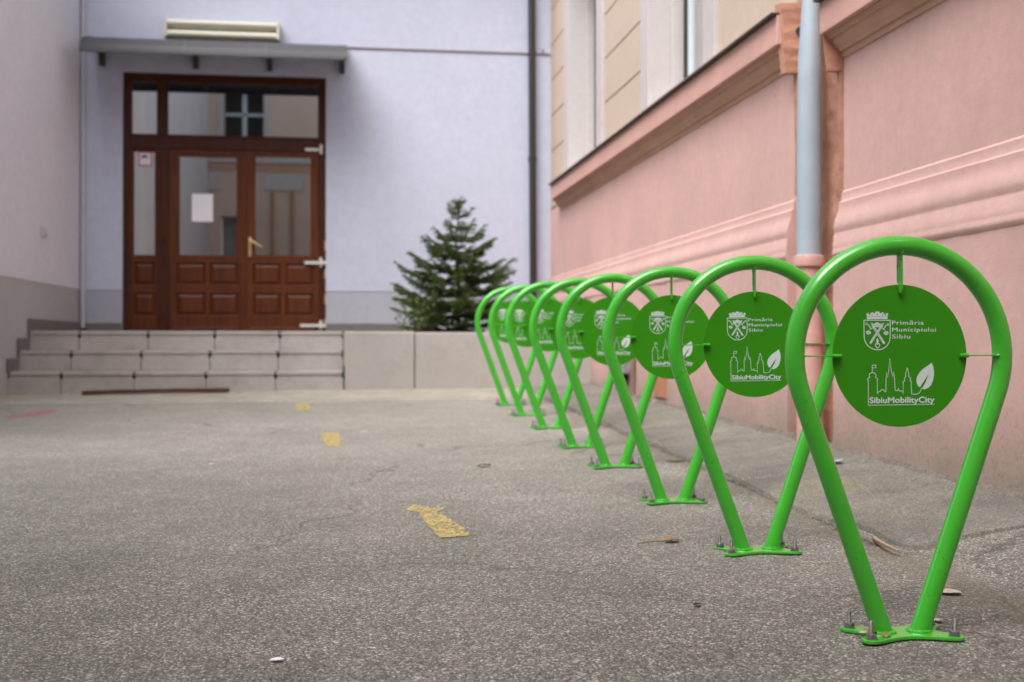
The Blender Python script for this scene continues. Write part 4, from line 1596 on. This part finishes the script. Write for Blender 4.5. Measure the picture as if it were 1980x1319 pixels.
    ribbon(sk, [(306, 796), (306, 718), (350, 716), (340, 731), (350, 746), (309, 747)], 0.0014, E2)
    ribbon(sk, [(684, 752), (710, 751)], 0.0010, E2)
    ribbon(sk, [(494, 652), (512, 651)], 0.0008, E2)
    sk.build('skyline_drawing', 'print', panel, fixn=False)
    lf = MB()
    fill(lf, [(970, 674), (988, 712), (998, 765), (997, 820), (985, 878), (962, 925), (930, 955), (900, 970), (862, 968), (872, 945), (905, 890), (936, 800), (905, 850), (868, 905), (838, 952),
              (815, 930), (801, 895), (800, 862), (812, 822), (840, 780), (880, 740), (930, 708)], E2)
    lf.build('leaf_emblem', 'print', panel, fixn=False)

    def text(name, body, x0, x1, ytop, ybase, off=0.0, space=1.0, bold=((0, 0),)):
        cu = bpy.data.curves.new(name, 'FONT')
        cu.body = body
        cu.offset = off
        cu.space_character = space
        cu.resolution_u = 3
        ob = bpy.data.objects.new(name, cu)
        COL.objects.link(ob)
        dg = bpy.context.evaluated_depsgraph_get()
        me = bpy.data.meshes.new_from_object(ob.evaluated_get(dg))
        bpy.data.objects.remove(ob)
        bb = [v.co.x for v in me.vertices]
        mx0, mx1 = min(bb), max(bb)
        cap = 0.70   # cap height of the built-in face at size 1
        out = MB()
        for kk, (sx_, sz_) in enumerate(bold):
            vs_ = []
            for v in me.vertices:
                fx = (v.co.x - mx0) / (mx1 - mx0)
                fz = v.co.y / cap
                X_, Z_ = q(x0 + sx_ + (x1 - x0) * fx, ybase + sz_ - 0.03 * (x1 - x0) * fx + (ytop - ybase) * fz)
                vs_.append((X_, YF - E2 - 0.00004 * kk, Z_))
            out.add(vs_, [tuple(p_.vertices) for p_ in me.polygons])
        bpy.data.meshes.remove(me)
        return out.build(name, 'print', panel, fixn=False)

    text('lettering', 'Prim\u0103ria', 529, 884, 218, 264, 0.0, 1.12, bold=((-1, 0), (1.5, 0)))
    text('lettering', 'Municipiului', 531, 1022, 295, 341, 0.0, 1.12, bold=((-1, 0), (1.5, 0)))
    text('lettering', 'Sibiu', 530, 732, 372, 418, 0.0, 1.12, bold=((-1, 0), (1.5, 0)))
    text('lettering', 'SibiuMobilityCity', 276, 1000, 1072, 1136, 0.0, 1.0, bold=((-3, 0), (3, 0), (0, -3), (0, 3)))
    return t


proto = rack_proto()
RP = [(1.332, 2.799), (1.337, 3.836), (1.346, 4.870), (1.355, 5.965), (1.362, 6.849), (1.371, 7.914), (1.379, 8.907), (1.387, 9.859)]
RL = ['largest green bike rack nearest the camera with its round panel fully visible',
      'second green bike rack from the front, its printed panel mostly clear of the hoops',
      'third green bike rack from the front, hoop leaning over two others',
      'fourth green bike rack from the front in the middle of the row',
      'fifth green bike rack counted from the front of the row',
      'sixth green bike rack from the front, third from the planter wall',
      'seventh green bike rack, second from the far end of the row',
      'farthest green bike rack standing closest to the pale planter wall']
racks = []
for i, ((x, y), lb) in enumerate(zip(RP, RL)):
    r_ = proto if i == 0 else copy_tree(proto)
    r_.location = (x, y, G(x, y) + 0.0015)
    r_.rotation_euler = (0, R(-0.2 if i == 0 else -0.75 + rnd.uniform(-0.3, 0.3)), R(0.6 if i == 0 else rnd.uniform(-0.8, 1.6)))
    r_['label'] = lb
    r_['group'] = 'green bike racks in a row along the pink wall'
    racks.append(r_)


# ------------------------------------------------------------------ small things on the ground
def leaf_mesh(L, W, curl, seed, lobes=0):
    rr = random.Random(seed)
    mb = MB()
    n = 12
    for i in range(n + 1):
        t = i / n
        w_ = W * math.sin(math.pi * min(1, t * 0.94 + 0.04)) ** 0.8
        if lobes:
            w_ *= 0.6 + 0.6 * abs(math.sin(t * lobes * math.pi))
        z = curl * (math.sin(t * 3.0) + 0.4 * rr.random())
        for k, s in ((-1, 1), (-0.5, 0.6), (0, 0), (0.5, 0.6), (1, 1)):
            mb.v.append((L * (t - 0.5), w_ * k * (1 + 0.2 * rr.random()), 0.001 + z * 0.45 + curl * 0.5 * s * (0.8 + rr.random() * 0.5)))
    mb.f = [(i * 5 + k, i * 5 + k + 1, (i + 1) * 5 + k + 1, (i + 1) * 5 + k) for i in range(n) for k in range(4)]
    return mb


def floor_z(x, y):
    z = G(x, y)
    if y > 3.8 and x > SEAM(y):
        z += apron_h(x, y)
    elif y <= 3.86 and x > 1.9:
        z += 0.09 * (x - 1.9) / 0.57 + 0.01
    return z


def place(mb, name, mat, x, y, rz, label, cat, group=None, lift=0.003, **kw):
    o = mb.build(name, mat, **kw)
    o.location = (x, y, floor_z(x, y) + lift)
    o.rotation_euler = (0, 0, rz)
    return tag(o, label, cat, group)


# dry leaf with its long stalk
dl = thing('dry_leaf', 'curled brown dry leaf with a long stalk before the second rack', 'leaf', (1.09, 4.02, G(1.09, 4.02) + 0.003))
lm = leaf_mesh(0.055, 0.024, 0.010, 4, 3)
lo = lm.build('blade', 'leaf_brown', dl); lo.rotation_euler = (0, 0, 0.4); lo.location = (0.02, 0.01, 0)
MB().tube([(-0.115, -0.05, 0.004), (-0.07, -0.035, 0.008), (-0.02, -0.015, 0.006), (0.02, 0.0, 0.009)], [0.0025, 0.002, 0.002, 0.0025], 6).build('stalk', 'leaf_brown', dl, smooth=True)
# curved seed pod
pod = thing('seed_pod', 'long curved brown seed pod between the legs of the front rack', 'seed pod', (1.77, 3.84, G(1.77, 3.84) + 0.008))
pp = []
for k in range(13):
    t = k / 12
    pp.append((0.03 - 0.05 * t - 0.02 * math.sin(t * 3.14), 0.16 - 0.32 * t, 0.004 + 0.006 * math.sin(3.14 * t)))
MB().tube(pp, [0.001 + 0.0035 * math.sin(math.pi * (0.05 + 0.9 * k / 12)) for k in range(13)], 8).build('husk', 'leaf_brown', pod, smooth=True)
MB().tube([(x + 0.0045, y, z + 0.003) for x, y, z in pp[1:-1]], 0.0018, 6).build('pale_edge', 'leaf_pale', pod, smooth=True)
place(leaf_mesh(0.07, 0.022, 0.012, 9, 2), 'fallen_leaf', 'leaf_brown', 0.72, 6.06, 0.3, 'small brown leaf lying alone right of the yellow arrow', 'leaf')
place(leaf_mesh(0.062, 0.026, 0.006, 12), 'fallen_leaf', 'leaf_pale', 1.66, 3.19, 0.2, 'bleached oval leaf beside the right leg of the front rack', 'leaf')
place(leaf_mesh(0.028, 0.012, 0.005, 15), 'fallen_leaf', 'leaf_pale', 1.475, 2.90, 0.6, 'tiny pale leaf behind the right bolts of the front rack', 'leaf')
place(leaf_mesh(0.10, 0.026, 0.010, 21), 'fallen_leaf', 'leaf_green', 1.70, 6.10, 0.1, 'yellow green leaf caught on the edge of the concrete apron', 'leaf')
place(leaf_mesh(0.09, 0.030, 0.008, 25), 'fallen_leaf', 'leaf_yellow', 2.27, 5.62, 0.5, 'bright yellow leaf at the foot of the pink wall', 'leaf')
place(leaf_mesh(0.05, 0.035, 0.014, 31), 'paper_scrap', 'bluebit', 2.25, 5.40, 0.9, 'crumpled blue grey scrap beside the yellow leaf', 'litter')
place(leaf_mesh(0.03, 0.013, 0.003, 33), 'paper_scrap', 'paper', -0.13, 2.82, 0.1, 'tiny white scrap on the asphalt at the bottom edge', 'litter')
place(leaf_mesh(0.028, 0.009, 0.004, 37), 'paper_scrap', 'mortar', 0.94, 3.16, 0.4, 'small dark scrap with white edge left of the front rack', 'litter')
place(leaf_mesh(0.05, 0.012, 0.003, 39), 'paper_scrap', 'paper', 0.175, 7.9, 0.1, 'white scrap on the asphalt left of the rack row', 'litter')
place(leaf_mesh(0.03, 0.012, 0.003, 41), 'paper_scrap', 'paper', -0.62, 6.4, 0.4, 'single white speck of paper far out on the asphalt', 'litter')
for k, (x, y, s, mt, lb) in enumerate(((1.28, 2.80, 0.030, 'leaf_brown', 'largest brown leaf crumb behind the left foot of the front rack'),
                                   (1.30, 2.765, 0.024, 'leaf_brown', 'brown leaf crumb on the front edge of the nearest base plate'),
                                   (1.262, 2.79, 0.022, 'leaf_pale', 'pale leaf crumb between the two left bolts of the front rack'))):
    place(leaf_mesh(s * 1.3, s * 0.5, 0.005, 50 + k), 'leaf_fragment', mt, x - 0.03, y - 0.01, k * 1.3,
          lb, 'leaf', 'leaf crumbs on the front base plate', lift=0.012)

# loose chippings, too many to count
gr = MB()
rr = random.Random(11)


def chip(x, y, z, s):
    o_ = len(gr.v)
    for k in range(6):
        a = k * 1.047 + rr.uniform(-.3, .3)
        if k < 5:
            a = k * 1.2566 + rr.uniform(-.25, .25)
            gr.v.append((x + s * math.cos(a) * rr.uniform(.7, 1.1), y + s * math.sin(a) * rr.uniform(.7, 1.1), z - s * 0.2))
    for k in range(5):
        a = k * 1.2566 + rr.uniform(-.25, .25)
        gr.v.append((x + s * 0.6 * math.cos(a), y + s * 0.6 * math.sin(a), z + s * rr.uniform(0.35, 0.7)))
    gr.f += [(o_ + k, o_ + (k + 1) % 5, o_ + 5 + (k + 1) % 5, o_ + 5 + k) for k in range(5)] + [tuple(o_ + 5 + k for k in range(5))]


for k in range(9000):
    y = 2.3 + 9.0 * rr.random() ** 1.6
    x = rr.uniform(-1.1, 2.4) if y < 4 else rr.uniform(-2.9, 2.4)
    s = rr.choice((0.0014, 0.0018, 0.0022, 0.0028)) * (1 + 0.08 * y)
    if rr.random() < 0.02:
        s *= 2.0
    chip(x, y, floor_z(x, y), s)
for k in range(1500):      # crumbs swept towards the wall and the seam
    y = 3.2 + 8.0 * rr.random()
    x = 2.40 - abs(rr.gauss(0, 0.09)) if rr.random() < 0.6 else SEAM(y) + rr.gauss(0, 0.035)
    chip(x, y, floor_z(x, y) + 0.002, rr.uniform(0.002, 0.006) * (1.7 if rr.random() < 0.06 else 1))
o = gr.build('loose_chippings', 'pebble', fixn=False, kind='stuff')
tag(o, 'loose pale chippings scattered over the asphalt and the apron', 'gravel')
